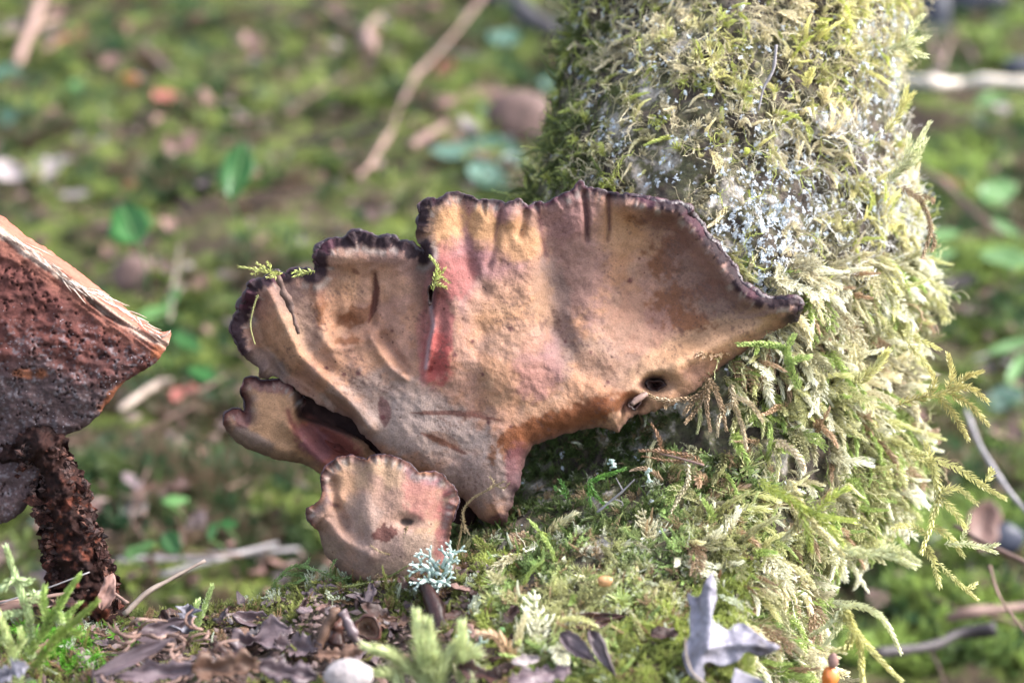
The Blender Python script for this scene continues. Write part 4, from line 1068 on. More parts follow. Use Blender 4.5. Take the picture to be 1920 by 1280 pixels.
# crumbs of rot on stub and face
def chips(name, n, sampler, size, mat, label=None, cat=None, parent=None, flat=.5):
    v0 = np.array([(1, 0, 0), (-1, 0, 0), (0, 1, 0), (0, -1, 0), (0, 0, 1), (0, 0, -1), (.6, .6, .4), (-.6, .5, -.5)], float)[:6]
    f0 = [(0, 2, 4), (2, 1, 4), (1, 3, 4), (3, 0, 4), (2, 0, 5), (1, 2, 5), (3, 1, 5), (0, 3, 5)]
    V = []; F = []
    for i in range(n):
        p = sampler(); q = v0 * rng.uniform(.5, 1.3, (6, 1)) * np.array([1, rng.uniform(.4, 1), flat]) * size * rng.uniform(.4, 1.5)
        a = Matrix.Rotation(rng.uniform(0, 6.28), 3, 'Z') @ Matrix.Rotation(rng.normal() * .8, 3, 'X'); q = q @ np.array(a)
        k = len(V) * 6; V.append(q + p); F += [tuple(j + k for j in f) for f in f0]
    o = link(name, mesh(name, np.concatenate(V), F, False), mat, parent); tag(o, label, cat, None, 'stuff'); return o
M_CRUMB = mat_simple('rot_crumb', [(.012, .007, .007), (.04, .018, .016), (.15, .06, .04)], 300, .8, vary=0)
M_CH2 = mat_simple('rot_clod', [(.010, .006, .006), (.035, .015, .013), (.12, .04, .028)], 200, .85, 1.0, .002, .1, 0)
def smp():
    while True:
        x, y = rng.uniform(30, 225), rng.uniform(835, 1190)
        if inside(np.array([x]), np.array([y]), [(a, b) for a, b, _ in ST])[0]: return P(x, y, float(st_d(x, y)[0]) + rng.uniform(-.0015, .001))
st_d = base_at(st_depth)
chips('crumb', 650, smp, 6.5 * PX, M_CRUMB, parent=WC, flat=.7)
chips('crumb_clod', 90, smp, 15 * PX, M_CH2, parent=WC, flat=.6)
def smp2():
    x = rng.uniform(-40, 290); y = rng.uniform(560, 850)
    while not inside(np.array([x]), np.array([y]), [(a, b) for a, b, _ in CH])[0]: x = rng.uniform(-40, 290); y = rng.uniform(560, 850)
    return P(x, y, float(cd(x, y)[0]))
M_GRIT = mat_simple('grit', [(.06, .03, .03), (.17, .13, .14), (.35, .33, .38)], 500, .45, vary=0)
chips('grit', 300, smp2, 2.0 * PX, M_GRIT, parent=WC, flat=.5)

# ================================================================== SMALL THINGS
def unit(v): v = np.asarray(v, float); return v / (np.linalg.norm(v) + 1e-12)

def blade_mesh(name, L, Wd, kind='oval', curl=.3, fold=.15, wave=.1, seed=0, nu=18, nv=5, thick=.0003):
    """leaf blade lying along +Y, upper side +Z, with a folded midrib, curl and a real (thin) thickness"""
    r = np.random.default_rng(seed); u = np.linspace(0, 1, nu + 1); v = np.linspace(-1, 1, 2 * nv + 1)
    if kind == 'oval': w_ = np.sin(np.pi * np.clip(u, 0, 1) ** .85) ** .6
    elif kind == 'pointed': w_ = np.sin(np.pi * u ** .7) * (1 - .25 * u)
    elif kind == 'round': w_ = np.sqrt(np.clip(1 - (2 * u - 1) ** 2, 0, 1))
    elif kind == 'lobed': w_ = np.sin(np.pi * u ** .8) ** .6 * (.62 + .38 * np.abs(np.cos(u * np.pi * 3.5)))
    else: w_ = np.clip(.55 + .45 * r.normal(size=nu + 1) * .5 + .2, .2, 1) * np.clip(u * 8, 0.3, 1) * np.clip((1 - u) * 6, 0.25, 1)
    w_ = w_ * (1 + (.25 if kind == 'broken' else .10) * (2 * vn(u * 9 + seed * 1.3, u * 0, 8) - 1))
    U, V = np.meshgrid(u, v, indexing='ij'); Wm = w_[:, None] * Wd * .5 * (1 + .18 * np.sign(V) * (vn(U * 7 + seed, np.sign(V) + 3, 9) - .5) * 2)
    X = V * Wm; Y = U * L; Z = np.abs(V) * Wm * fold * 2 + curl * L * (U - .5) ** 2 * 1.2 + wave * Wd * (vn(U * 3 + seed, V * 1.7 + seed, 5) - .5) + .35 * wave * Wd * (vn(U * 9 + seed, V * 4 + seed, 6) - .5)
    top = np.stack([X, Y, Z], -1).reshape(-1, 3); m = 2 * nv + 1; i = np.arange(top.shape[0]).reshape(nu + 1, m)
    f = np.column_stack([i[:-1, :-1].ravel(), i[:-1, 1:].ravel(), i[1:, 1:].ravel(), i[1:, :-1].ravel()])
    n = len(top); bot = top - [0, 0, thick]
    ed = np.r_[i[0, :], i[1:, -1], i[-1, -2::-1], i[-2:0:-1, 0]]; e2 = np.roll(ed, -1)
    f = np.vstack([f, f[:, ::-1] + n, np.column_stack([e2, ed, ed + n, e2 + n])])
    return mesh(name, np.vstack([top, bot]), np.ascontiguousarray(f))

def pose(o, loc, ydir, ndir):
    n = unit(ndir); y = np.asarray(ydir, float); y = unit(y - n * np.dot(y, n)); x = np.cross(y, n)
    M = Matrix(((x[0], y[0], n[0], loc[0]), (x[1], y[1], n[1], loc[1]), (x[2], y[2], n[2], loc[2]), (0, 0, 0, 1)))
    o.matrix_world = M

def imgdir(ang): a = math.radians(ang); return R_ * math.cos(a) + U_ * math.sin(a)   # angle as seen, counter-clockwise

CB = -F_
def leafmat(name, c1, c2, rough=.55, transl=.15, spec=.4): return mat_simple(name, [c1, c2], 90, rough, .5, .0006, spec, .2, 5, None, transl)
LM = dict(
    green=leafmat('green_leaf', (.025, .095, .022), (.05, .16, .04), .35, .25, .4), teal=leafmat('blue_green_leaf', (.04, .10, .075), (.08, .16, .12), .45, .15),
    lime=leafmat('pale_green_leaf', (.10, .24, .07), (.19, .34, .13), .4, .3), brown=leafmat('brown_leaf', (.09, .045, .032), (.20, .12, .085)), pink=leafmat('pinkish_leaf', (.17, .09, .075), (.29, .175, .15)),
    red=leafmat('red_leaf', (.26, .07, .06), (.36, .12, .10)), orange=leafmat('orange_leaf', (.45, .14, .05), (.5, .22, .10)), pale=leafmat('pale_leaf', (.22, .18, .18), (.38, .33, .33)),
    purple=leafmat('purple_grey_leaf', (.06, .038, .042), (.17, .125, .14), .45, .08, .5), grey=leafmat('grey_leaf', (.14, .135, .165), (.25, .24, .29), .5, .1), dark=leafmat('dark_leaf', (.03, .015, .013), (.10, .045, .035), .35, .05, .5))
STK = dict(bright=mat_simple('bright_stick', [(.38, .31, .26), (.62, .56, .50)], 120, .7), pale=mat_simple('pale_stick', [(.16, .115, .095), (.33, .27, .23)], 120, .7, stretch=(1, 1, 1)), pink=mat_simple('pinkish_stick', [(.12, .07, .06), (.26, .17, .14)], 120, .7),
    brown=mat_simple('brown_stick', [(.06, .035, .028), (.17, .10, .08)], 120, .7), dark=mat_simple('dark_stick', [(.012, .010, .012), (.05, .04, .045)], 120, .6), grey=mat_simple('grey_stick', [(.13, .12, .13), (.26, .24, .25)], 120, .7))

def ground_pt(px, py, lift=0.004):
    d = float(gd(px, py, lift)); p = P(px, py, d); z = float(floor_z(p[0], p[1])) + lift
    d = float(gd(px, py, z)); return P(px, py, d), d

def leaf(name, label, px, py, L_px, W_px, ang, mat, kind='oval', d=None, up=.6, curl=.3, seed=None, group=None, cat='leaf', lift=.006, fold=.15, wave=.2):
    """centre at the pixel, length and width as seen there"""
    if d is None: p, d = ground_pt(px, py, lift)
    else: p = P(px, py, d)
    k = K * d; L = L_px * k; Wd = W_px * k
    sd = seed if seed is not None else int(px * 7 + py)
    o = link(name, blade_mesh(name, L, Wd, kind, curl, fold, wave, sd), LM[mat]); tag(o, label, cat, group)
    n = unit(np.array([0, 0, 1.]) * up + CB * (1 - up) + np.array([rng.normal() * .12, 0, 0])); yd = imgdir(ang); yd = unit(yd - n * np.dot(yd, n))
    pose(o, p - yd * L * .5, yd, n); return o

def stick(name, label, pts, r_px, mat, group=None, d=None, lift=.008, cat='twig', lump=.35, parent=None, branches=()):
    def pt(q):
        if len(q) > 2: return P(q[0], q[1], q[2]), q[2]
        if d is not None: return P(q[0], q[1], d), d
        return ground_pt(q[0], q[1], lift)
    def one(pts, r, nm, par):
        a = [pt(q) for q in pts]; line = smooth_line(np.array([p for p, _ in a]), 6); dd = np.interp(np.linspace(0, 1, len(line)), np.linspace(0, 1, len(a)), [q for _, q in a])
        rr = np.interp(np.linspace(0, 1, len(line)), np.linspace(0, 1, len(r)) if hasattr(r, '__len__') else [0, 1], r if hasattr(r, '__len__') else [r, r * .7])
        v, f = tube_np(line, rr * K * dd, 8, lump, int(pts[0][0]) % 97); return link(nm, mesh(nm, v, f), STK[mat] if isinstance(mat, str) else mat, par)
    if not branches:
        return tag(one(pts, r_px, name, parent), label, cat if label else None, group)
    t = thing(name, pt(pts[0])[0], label, cat, group); one(pts, r_px, 'main_stem', t)
    for bp, br in branches: one(bp, br, 'side_branch', t)
    return t

# ---------------------------------------------------------------- things on the forest floor behind (blurred)
stick('twig', 'long pale branched twig slanting up to the top edge left of the trunk', [(735, 245), (752, 190), (785, 135), (840, 80), (912, -15)], [2, 3.5, 5, 4.5, 5], 'pink', lift=.03, lump=.7, branches=[([(785, 135), (762, 175), (745, 210)], [7, 4]), ([(735, 245), (700, 300), (672, 335)], [6, 4])])
stick('twig', 'thick pinkish twig in the upper left corner leaning right', [(32, 122), (55, 60), (82, -10)], [10, 12, 11], 'pink', lift=.02)
stick('twig', 'thin pale twig crossing the upper left corner low and nearly level', [(-10, 72), (50, 55), (112, 38)], 8, 'pink', lift=.012)
stick('twig', 'pinkish forked stick standing near the top edge above the fungus', [(698, 95), (688, 60), (715, 28)], [14, 9, 6], 'pink', lift=.015, branches=[([(688, 66), (645, 40), (585, -5)], [6, 4])])
stick('twig', 'short reddish brown stick lying at top left on moss', [(270, 92), (300, 118), (332, 148)], 9, 'pink', lift=.01)
stick('twig', 'thin dark twig running diagonally through the moss above the left fungus lobe', [(535, 212), (590, 180), (650, 138), (700, 112)], 5, 'brown', lift=.008)
stick('twig', 'dark thin twig lying nearly level halfway up the mossy background', [(560, 272), (620, 262), (690, 242), (730, 246)], 5, 'dark', lift=.006)
stick('twig', 'pinkish slanted twig stub behind the upper fungus rim', [(770, 275), (800, 255), (836, 234)], [10, 9, 6], 'pink', lift=.012)
stick('fallen_branch', 'dark thick fallen branch at the top left of the trunk', [(880, -20), (960, 12), (1010, 48), (1075, 78)], [24, 24, 20, 18], 'dark', lift=.012, cat='branch')
stick('twig', 'pale grey twig poking from the moss between wood chunk and fungus', [(225, 768), (262, 742), (290, 722), (322, 712)], [6, 7, 8, 5], 'pale', lift=.02)
stick('twig', 'pale dry grass stalk upright behind the wood chunk tip', [(318, 600), (325, 540), (338, 458)], [4, 4, 2], 'pale', lift=.05)
stick('twig', 'grey stick lying level low behind the foreground bank', [(215, 1052), (330, 1046), (420, 1040), (560, 1028)], [7, 9, 8, 5], 'grey', lift=.01)
stick('twig', 'second grey stick crossing just under the level one behind the bank', [(300, 1078), (400, 1050), (520, 1018)], [6, 6, 4], 'grey', lift=.015)
stick('twig', 'thin brown twig over the moss below the fungus left edge', [(330, 760), (370, 735), (430, 700)], 4, 'brown', lift=.01)
stick('fallen_branch', 'thick pale bright branch reaching in from the right edge to the trunk', [(1690, 152), (1740, 156), (1800, 158), (1850, 154), (1940, 156)], [12, 13, 12, 13, 14], 'bright', lift=.09, cat='branch')
stick('twig', 'thin grey-brown twig slanting down to the right of the trunk', [(1722, 318), (1770, 345), (1820, 395), (1880, 440)], [6, 8, 7, 5], 'brown', lift=.03)
stick('twig', 'wiry purple-grey twig hanging beside the long fronds at right', [(1812, 770), (1835, 830), (1880, 905), (1925, 960)], [4, 5, 5, 4], 'grey', lift=.12)
stick('twig', 'thin pink stem crossing the right edge near the pale pinkish oval leaf', [(1790, 985), (1850, 1020), (1930, 1058)], [4, 5, 5], 'pink', lift=.12)
stick('twig', 'broad pinkish twig entering at the lower right edge', [(1775, 1160), (1830, 1146), (1935, 1136)], [6, 11, 10], 'pink', lift=.03)
stick('twig', 'dark twig with bluish rounded end in the lower right corner', [(1640, 1225), (1740, 1212), (1800, 1188), (1868, 1180)], [13, 10, 9, 13], 'dark', lift=.03)
stick('twig', 'thin orange-brown seta bending down at the lower right', [(1855, 1060), (1875, 1120), (1925, 1190)], 3, 'pink', lift=.12)
stick('twig', 'reddish thin stems standing at the top right above the bright branch', [(1765, 125), (1752, 95), (1742, 55)], 5, 'pink', lift=.02, branches=[([(1765, 125), (1775, 95), (1785, 70)], [5, 3])])
stick('twig', 'thin pinkish stem leaning at the top right above the bright branch', [(1830, 120), (1815, 90), (1795, 60)], 3, 'pink', lift=.02)
stick('twig', 'thin drooping twig low at the right below the pinkish one', [(1740, 1215), (1760, 1250), (1775, 1290)], 4, 'brown', lift=.02)

def rock(name, label, px, py, rx, ry, mat, d=None, lift=.02, cat='stone', deps=.6):
    if d is None: p, d = ground_pt(px, py, lift)
    else: p = P(px, py, d)
    th, ph = np.meshgrid(np.linspace(0, np.pi, 14), np.linspace(0, 2 * np.pi, 21)[:-1], indexing='ij')
    q = np.stack([np.sin(th) * np.cos(ph), np.cos(th), np.sin(th) * np.sin(ph)], -1)
    rr = 1 + .22 * (fbm(q[..., 0] * 1.7 + px, q[..., 1] * 1.7 + q[..., 2], 3, 3) - .5) * 2
    q = q * rr[..., None] * np.array([rx, ry, min(rx, ry) * deps]) * K * d
    V = p + q[..., 0:1] * R_ + q[..., 1:2] * U_ + q[..., 2:3] * (-F_); n = 20; f = []
    for i in range(13):
        for j in range(n): f.append((i * n + j, i * n + (j + 1) % n, (i + 1) * n + (j + 1) % n, (i + 1) * n + j))
    return tag(link(name, mesh(name, V.reshape(-1, 3), f), mat), label, cat)
M_DKR = mat_simple('dark_blue_stone', [(.008, .010, .02), (.03, .035, .06)], 60, .5); M_PALER = mat_simple('pale_stone', [(.20, .15, .14), (.40, .35, .35), (.50, .46, .47)], 120, .6, .8, .0012)
M_BRR = mat_simple('brown_stone', [(.05, .03, .025), (.16, .10, .09)], 60, .8)
rock('stone', 'dark bluish rounded stone at the very top right', 1825, 0, 60, 38, M_DKR)
rock('stone', 'dark bluish stone between the trunk top and the right stone', 1752, 22, 30, 60, M_DKR)
rock('stone', 'small dark bluish stone at the right edge above the bright branch', 1912, 125, 34, 16, M_DKR)
leaf('fallen_leaf', 'pinkish pale oval dead leaf standing behind the fronds at the lower right', 1842, 985, 100, 64, 70, 'pink', 'oval', up=.3, lift=.03)
rock('stone', 'brown stump-like lump beside the trunk left edge near the top', 975, 225, 62, 58, M_BRR)
rock('stone', 'dark earth lump right of the two green seedling leaves', 250, 515, 40, 40, M_BRR, lift=.01)
rock('stone', 'dark stony lump behind the drooping moss at lower right', 1880, 1010, 44, 30, M_DKR, lift=.02)

def stalked_leaf(label, px, py, L, W, ang, foot, mat='green', lift=.10, up=.25, spots=True):
    p, d = ground_pt(px, py, lift); f, _ = ground_pt(*foot, lift=.002)
    t = thing('seedling', f, label, 'plant')
    k = K * d; n = unit(np.array([0, 0, 1.]) * up + CB * (1 - up)); yd = imgdir(ang); yd = unit(yd - n * np.dot(yd, n))
    o = bpy.data.objects.new('leaf_blade', blade_mesh('leaf_blade', L * k, W * k, 'oval', .12, .12, .1, int(px))); COL.objects.link(o); o.data.materials.append(LM[mat])
    pose(o, p - yd * L * k * .5, yd, n); o.parent = t; o.matrix_parent_inverse = Matrix.Translation(-t.location)
    a = p - yd * L * k * .5; line = np.array([f + (a - f) * q + np.array([.004, .0, 0]) * math.sin(q * 3.1) for q in np.linspace(0, 1, 9)]); v, ff = tube_np(line, 2.6 * k, 6); link('stalk', mesh('stalk', v, ff), LM['lime'], t)
    if L > 60:
        line = np.array([a + yd * L * k * q + n * (.12 * L * k * (q - .5) ** 2 * 1.2 + .0003) for q in np.linspace(.02, .96, 8)]); v, ff = tube_np(line, 1.5 * k, 5); link('midrib', mesh('midrib', v, ff), LM['lime'], t)
    return t
stalked_leaf('glossy bright green oval seedling leaf on a tall stalk, upper of the two', 445, 322, 112, 62, 80, (455, 500), lift=.13)
stalked_leaf('broad blue-green seedling leaf on a stalk above the wood chunk tip', 243, 420, 88, 80, 115, (272, 560), lift=.13)
SEED = [(292, 585, 70, 22, 20, 'pale green narrow seedling leaf below the broad one'), (322, 560, 60, 20, 70, 'thin upright green blade behind the chunk tip'), (350, 640, 70, 30, -40, 'green seedling leaf right of the chunk tip'), (300, 650, 40, 18, 10, 'small green leaf touching the chunk tip'),
        (380, 700, 60, 26, 160, 'green leaf under the chunk tip, leaning left'), (262, 1030, 62, 26, 30, 'bright green leaf low beside the crumbly stub'), (330, 938, 50, 22, 5, 'bright green leaf right of the stub lying level'), (322, 1018, 52, 40, -60, 'broad green leaf above the grey sticks'), (428, 982, 40, 18, 0, 'green leaf near the small bracket, lying level'), (398, 995, 36, 18, 80, 'small upright green leaf left of the level one'),
        (1890, 650, 90, 22, 200, 'long bright green leaf at the right edge pointing left'), (1905, 690, 80, 22, 60, 'long bright green leaf at the right edge pointing up'), (1882, 484, 96, 44, 172, 'large pale mint leaf at the right edge'), (1870, 360, 80, 50, 20, 'broad yellow-green leaf at the right of the trunk'), (1885, 428, 60, 20, 140, 'narrow pale leaf just above the large mint one'), (1770, 440, 60, 22, 10, 'yellow green narrow leaf beside the trunk'), (1765, 478, 60, 22, 12, 'second yellow green narrow leaf beside the trunk')]
for px, py, L, W, a, lb in SEED: stalked_leaf(lb, px, py, L, W, a, (px + 14, py + 46), 'lime' if 'pale' in lb or 'yellow' in lb or 'bright' in lb else 'green', lift=.05, up=.45)
for px, py, L, W, a, m, kd, lb in [
    (945, 75, 66, 44, 10, 'teal', 'oval', 'blue-green leaf near the top left of the trunk'), (822, 200, 60, 34, -10, 'teal', 'oval', 'small pale teal leaf beside the long pale twig'), (922, 212, 60, 32, -5, 'teal', 'oval', 'teal leaf lying on the curled tan leaf'), (1030, 160, 50, 40, 60, 'teal', 'oval', 'teal leaf at the trunk left side'),
    (860, 285, 110, 46, 10, 'teal', 'oval', 'large dark teal leaf above the fungus crest, left one'), (930, 275, 80, 44, 160, 'teal', 'oval', 'large dark teal leaf above the fungus crest, right one'), (915, 335, 90, 54, -30, 'teal', 'round', 'rounded teal leaf just above the fungus crest'), (960, 300, 60, 34, 60, 'teal', 'oval', 'teal leaf against the trunk above the crest'),
    (920, 190, 120, 66, -15, 'pink', 'lobed', 'curled tan-pink leaf under the teal leaf'), (878, 238, 74, 36, 110, 'pale', 'pointed', 'white-lilac leaf standing next to the tan one'), (832, 135, 60, 44, 80, 'red', 'broken', 'red leaf scrap right of the long pale twig'),
    (690, 80, 60, 50, 50, 'pink', 'broken', 'pinkish scrap at the foot of the forked stick'), (470, 85, 70, 50, 100, 'pink', 'lobed', 'pale pink lobed leaf at upper middle'), (483, 115, 34, 18, 10, 'pale', 'oval', 'white lilac fleck below the lobed leaf'), (245, 152, 44, 28, 0, 'orange', 'round', 'small orange leaf at upper left'),
    (312, 182, 50, 34, 10, 'red', 'broken', 'red-pink leaf scrap right of the orange leaf'), (135, 75, 70, 44, 20, 'red', 'broken', 'dull red leaf beside the upper left twig'), (213, 115, 50, 30, 0, 'pink', 'oval', 'dusty pink leaf above the orange leaf'), (340, 276, 66, 50, 20, 'pink', 'broken', 'bright pink-tan leaf curl left of the upper seedling'), (95, 216, 40, 34, 70, 'pink', 'oval', 'pink oval scrap left of the orange leaf'),
    (20, 325, 90, 50, -20, 'pale', 'pointed', 'pale lilac leaf at the left edge'), (90, 320, 90, 60, 40, 'pale', 'lobed', 'pale crumpled leaf near the left edge'), (140, 365, 60, 26, 5, 'pale', 'broken', 'white scrap under the pale crumpled leaf'), (232, 358, 60, 30, 40, 'red', 'broken', 'reddish scrap above the broad seedling leaf'), (502, 296, 24, 22, 0, 'pale', 'round', 'small round white scrap right of the upper seedling'), (375, 345, 50, 22, 20, 'pale', 'broken', 'cream scrap left of the upper seedling leaf'),
    (700, 310, 40, 24, 40, 'pale', 'broken', 'cream leaf scrap behind the upper fungus lobe'), (20, 140, 70, 40, -5, 'teal', 'oval', 'dark teal leaf at the left edge near the top'), (8, 225, 60, 50, 60, 'teal', 'oval', 'dark green leaf at the left edge'), (140, 165, 34, 30, 0, 'lime', 'round', 'pale green round leaf left of the orange one'), (200, 40, 70, 40, 40, 'green', 'oval', 'dark green leaf near the top left twig'),
    (350, 742, 60, 40, 10, 'red', 'oval', 'dull red leaf under the pale grey twig'), (325, 772, 46, 24, 0, 'pink', 'oval', 'pink leaf below the dull red one'), (275, 915, 50, 26, 15, 'brown', 'broken', 'brown scrap right of the crumbly stub'), (365, 985, 60, 40, 60, 'purple', 'broken', 'lilac-brown scrap under the fungus'), (470, 925, 40, 26, 40, 'pink', 'broken', 'pinkish scrap left of the small bracket'), (255, 955, 50, 26, 20, 'pale', 'oval', 'lilac oval scrap by the stub'),
    (1790, 348, 60, 26, -30, 'orange', 'broken', 'orange-brown scrap on the thin right twig'), (1738, 620, 44, 24, 0, 'pink', 'broken', 'pink scrap by the trunk right side'), (1800, 530, 60, 34, 10, 'purple', 'broken', 'lilac-brown scrap right of the trunk'), (1860, 190, 60, 30, 10, 'lime', 'oval', 'pale green leaf below the bright branch'), (1880, 205, 40, 22, 10, 'pale', 'oval', 'white scrap below the bright branch'),
    (60, 1100, 90, 60, 0, 'purple', 'broken', 'dark purple scrap behind the left moss shoots'), (1880, 750, 90, 50, 20, 'teal', 'oval', 'dark teal leaf at the right edge beside the fronds'), (1880, 810, 80, 46, 160, 'dark', 'oval', 'dark leaf below the teal one at the right edge'), (1870, 1040, 90, 40, -20, 'dark', 'broken', 'dark leaf low at the right edge')]:
    leaf('fallen_leaf' if m not in ('teal', 'green', 'lime') else 'green_leaf', lb, px, py, L, W, a, m, kd, up=.55)

LITTER = []
# scattered litter no one would tell apart, each piece its own object
kinds = [('brown', 'small brown dead leaf among the blurred litter on the forest floor', 'small brown dead leaves on the floor'), ('pink', 'small pinkish tan dead leaf among the blurred litter on the forest floor', 'small pinkish dead leaves on the floor'), ('purple', 'small lilac-brown dead leaf among the blurred litter on the forest floor', 'small lilac-brown dead leaves on the floor'), ('pale', 'tiny pale leaf scrap among the blurred litter on the forest floor', 'tiny pale leaf scraps on the floor'), ('dark', 'small dark dead leaf among the blurred litter on the forest floor', 'small dark dead leaves on the floor'), ('teal', 'tiny green leaf among the blurred litter on the forest floor', 'tiny green leaves on the floor')]
LIB = {k: [blade_mesh('litter_leaf', 1, [.5, .7, .8][i], ['oval', 'broken', 'lobed'][i], .3, .2, .3, i + 5, 7, 2, .01) for i in range(3)] for k, _, _ in kinds}
for k in LIB:
    for me in LIB[k]: me.materials.append(LM[k])
cnt = 0
while cnt < 285:
    px, py = rng.uniform(-20, 1940), rng.uniform(-10, 1110) ** 1
    if 1000 < px < 1700: continue
    k = rng.choice(6, p=[.24, .24, .20, .12, .12, .08]); key, lb, gp = kinds[k]
    p, d = ground_pt(px, py, .006 + .004 * rng.random()); s = K * d * rng.uniform(18, 52) * (.6 if key in ('pale', 'teal') else 1)
    o = bpy.data.objects.new('litter_leaf', LIB[key][rng.integers(3)]); COL.objects.link(o); tag(o, lb, 'leaf', gp)
    n = unit(np.array([rng.normal() * .35, -.15 + rng.normal() * .35, 1])); pose(o, p, imgdir(rng.uniform(0, 360)), n); o.scale = (s, s, s); cnt += 1; LITTER.append((o, px, py, 'floor', ['brown', 'pinkish', 'lilac-brown', 'pale', 'dark', 'teal green'][k]))
for i in range(34):
    px, py = rng.uniform(-20, 1920), rng.uniform(0, 1050)
    if 980 < px < 1720: continue
    a = rng.uniform(0, np.pi); L = rng.uniform(40, 110)
    stick('litter_twig', 'thin short twig lying loose in the blurred mossy background', [(px, py), (px + L * .5 * math.cos(a) + 4, py + L * .3 * math.sin(a)), (px + L * math.cos(a), py + L * .6 * math.sin(a))], [4, 3.5, 2.5], ['brown', 'pink', 'grey'][i % 3], group='thin twigs strewn over the mossy background')
    LITTER.append((bpy.context.scene.collection.objects[-1], px, py, 'twig', ['brown', 'pinkish', 'grey'][i % 3]))

def smpf():
    px = rng.uniform(-150, 2070); py = rng.uniform(-100, 1150); p, d = ground_pt(px, py, .006); return p
M_FSH = mat_simple('floor_shard', [(.02, .012, .012), (.07, .038, .028), (.12, .075, .06), (.20, .14, .125), (.08, .055, .06)], 38, .8, vary=0)
chips('leaf_crumbs', 1400, smpf, .0055, M_FSH, 'fine crumbled leaf litter mixed into the blurred moss behind the fungus', 'leaf crumbs', None, .15)
def twiglets():
    V = []; F = []; k = 0
    for i in range(170):
        px = rng.uniform(-100, 2000); py = rng.uniform(-60, 1120); a = rng.uniform(0, 6.28); L = rng.uniform(.02, .07); p, d = ground_pt(px, py, .006)
        line = np.array([p + np.array([math.cos(a + q * .5), math.sin(a + q * .5), .12 * math.sin(q * 3)]) * L * q for q in (0, .33, .66, 1)]); v, f = tube_np(line, rng.uniform(.0005, .0013), 4, .2, i % 50)
        V.append(v); F += [tuple(j + k for j in g) for g in f]; k += len(v)
    tag(link('twig_crumbs', mesh('twig_crumbs', np.concatenate(V), F), STK['brown']), 'hair-thin twig bits strewn through the blurred mossy floor', 'twig bits', None, 'stuff')
twiglets()

# ---------------------------------------------------------------- moss fronds one can point at
def frond(name, label, main, sides, d, col, leaf_px=9, wid_px=3.2, group=None, cat='moss frond', dens=1.0, ang=.5, col2=None):
    leaf_px *= 1.55; wid_px *= 1.5; dens *= 1.1; ang *= 1.55; d = tuple(d) if hasattr(d, '__len__') else d
    root = P(main[0][0], main[0][1], d if not hasattr(d, '__len__') else d[0]); t = thing(name, root, label, cat, group)
    m = bpy.data.materials.get('frond_%s' % str(col)) or mk_frond_mat(col)
    def one(nm, pts, dd, sc=1.0):
        pts = smooth_line(np.array(pts, float), 5); q = np.linspace(0, 1, len(pts))
        de = np.interp(q, [0, 1], dd); w_ = P(pts[:, 0], pts[:, 1], de + .0012 * np.sin(q * 5 + pts[0, 0])); L = np.hypot(*np.diff(pts, axis=0).T).sum()
        b = TB(); n = int(max(8, L * .75 * dens))
        b.shoot(w_, n, leaf_px * PX * sc, wid_px * PX * sc, ang, 1.3 * PX * sc, .35, .35, 1.0)
        me = mesh(nm, np.array(b.v), np.array(b.f), False, {'tip': (np.array(b.a), 'POINT')}); return link(nm, me, m, t)
    dd = d if hasattr(d, '__len__') else (d, d); one('stem', main, dd)
    for s_ in sides: one('branch', s_, (dd[0] * .6 + dd[1] * .4, dd[1] + rng.uniform(-.004, .004)), .92)
    return t
def mk_frond_mat(col):
    m, t, b = new_mat('frond_%s' % str(col)); tip = N(t, 'ShaderNodeAttribute', attribute_name='tip')
    g = ramp(t, tip.outputs['Fac'], [(0.0, tuple(np.array(col) * .5)), (0.5, tuple(np.array(col) * .95)), (1.0, tuple(np.minimum(1, np.array(col) * 1.35 + .03)))])
    n = noise(t, 300, 3); g2 = ramp(t, n.outputs['Fac'], [(.35, (.7, .68, .6)), (.65, (1.2, 1.2, 1.2))]); c = mulc(t, g.outputs[0], g2.outputs[0])
    t.links.new(c, b.inputs['Base Color']); b.inputs['Roughness'].default_value = .45; tr = N(t, 'ShaderNodeBsdfTranslucent'); t.links.new(c, tr.inputs['Color'])
    mx = N(t, 'ShaderNodeMixShader'); mx.inputs[0].default_value = .3; t.links.new(b.outputs[0], mx.inputs[1]); t.links.new(tr.outputs[0], mx.inputs[2]); t.links.new(mx.outputs[0], t.nodes['Material Output'].inputs['Surface']); return m
YG = (.62, .60, .28); PG = (.64, .66, .42); GR = (.20, .36, .07); DG = (.08, .19, .04); BR_ = (.36, .26, .17); WG = (.62, .62, .46); OL = (.52, .47, .20); RB = (.30, .17, .10)
G1 = 'long fronds at the right edge of the trunk'
frond('moss_frond', 'dark-stemmed frond fanning out highest at the right edge, like a small hand', [(1680, 760), (1730, 745), (1775, 735), (1800, 722)], [[(1775, 737), (1785, 700), (1778, 664)], [(1790, 728), (1812, 706), (1840, 697)], [(1785, 730), (1820, 728), (1852, 752)], [(1780, 738), (1820, 760), (1852, 795)], [(1740, 745), (1752, 715), (1740, 690)], [(1760, 742), (1790, 780), (1815, 822)]], (.425, .418), OL, 11, 3.6, G1)
frond('moss_frond', 'longest frond hanging with a dark stem and reaching farthest right', [(1700, 850), (1745, 868), (1758, 920), (1748, 975), (1728, 1035)], [[(1752, 860), (1800, 880), (1845, 912), (1884, 934)], [(1845, 908), (1856, 892), (1860, 880)], [(1757, 925), (1795, 915), (1830, 942)], [(1757, 930), (1790, 960), (1810, 990)], [(1748, 870), (1742, 850), (1735, 830)], [(1745, 985), (1780, 1005), (1805, 1040)], [(1740, 1000), (1700, 985), (1675, 990)], [(1735, 1020), (1750, 1050), (1762, 1098)]], (.424, .412), YG, 11, 3.6, G1)
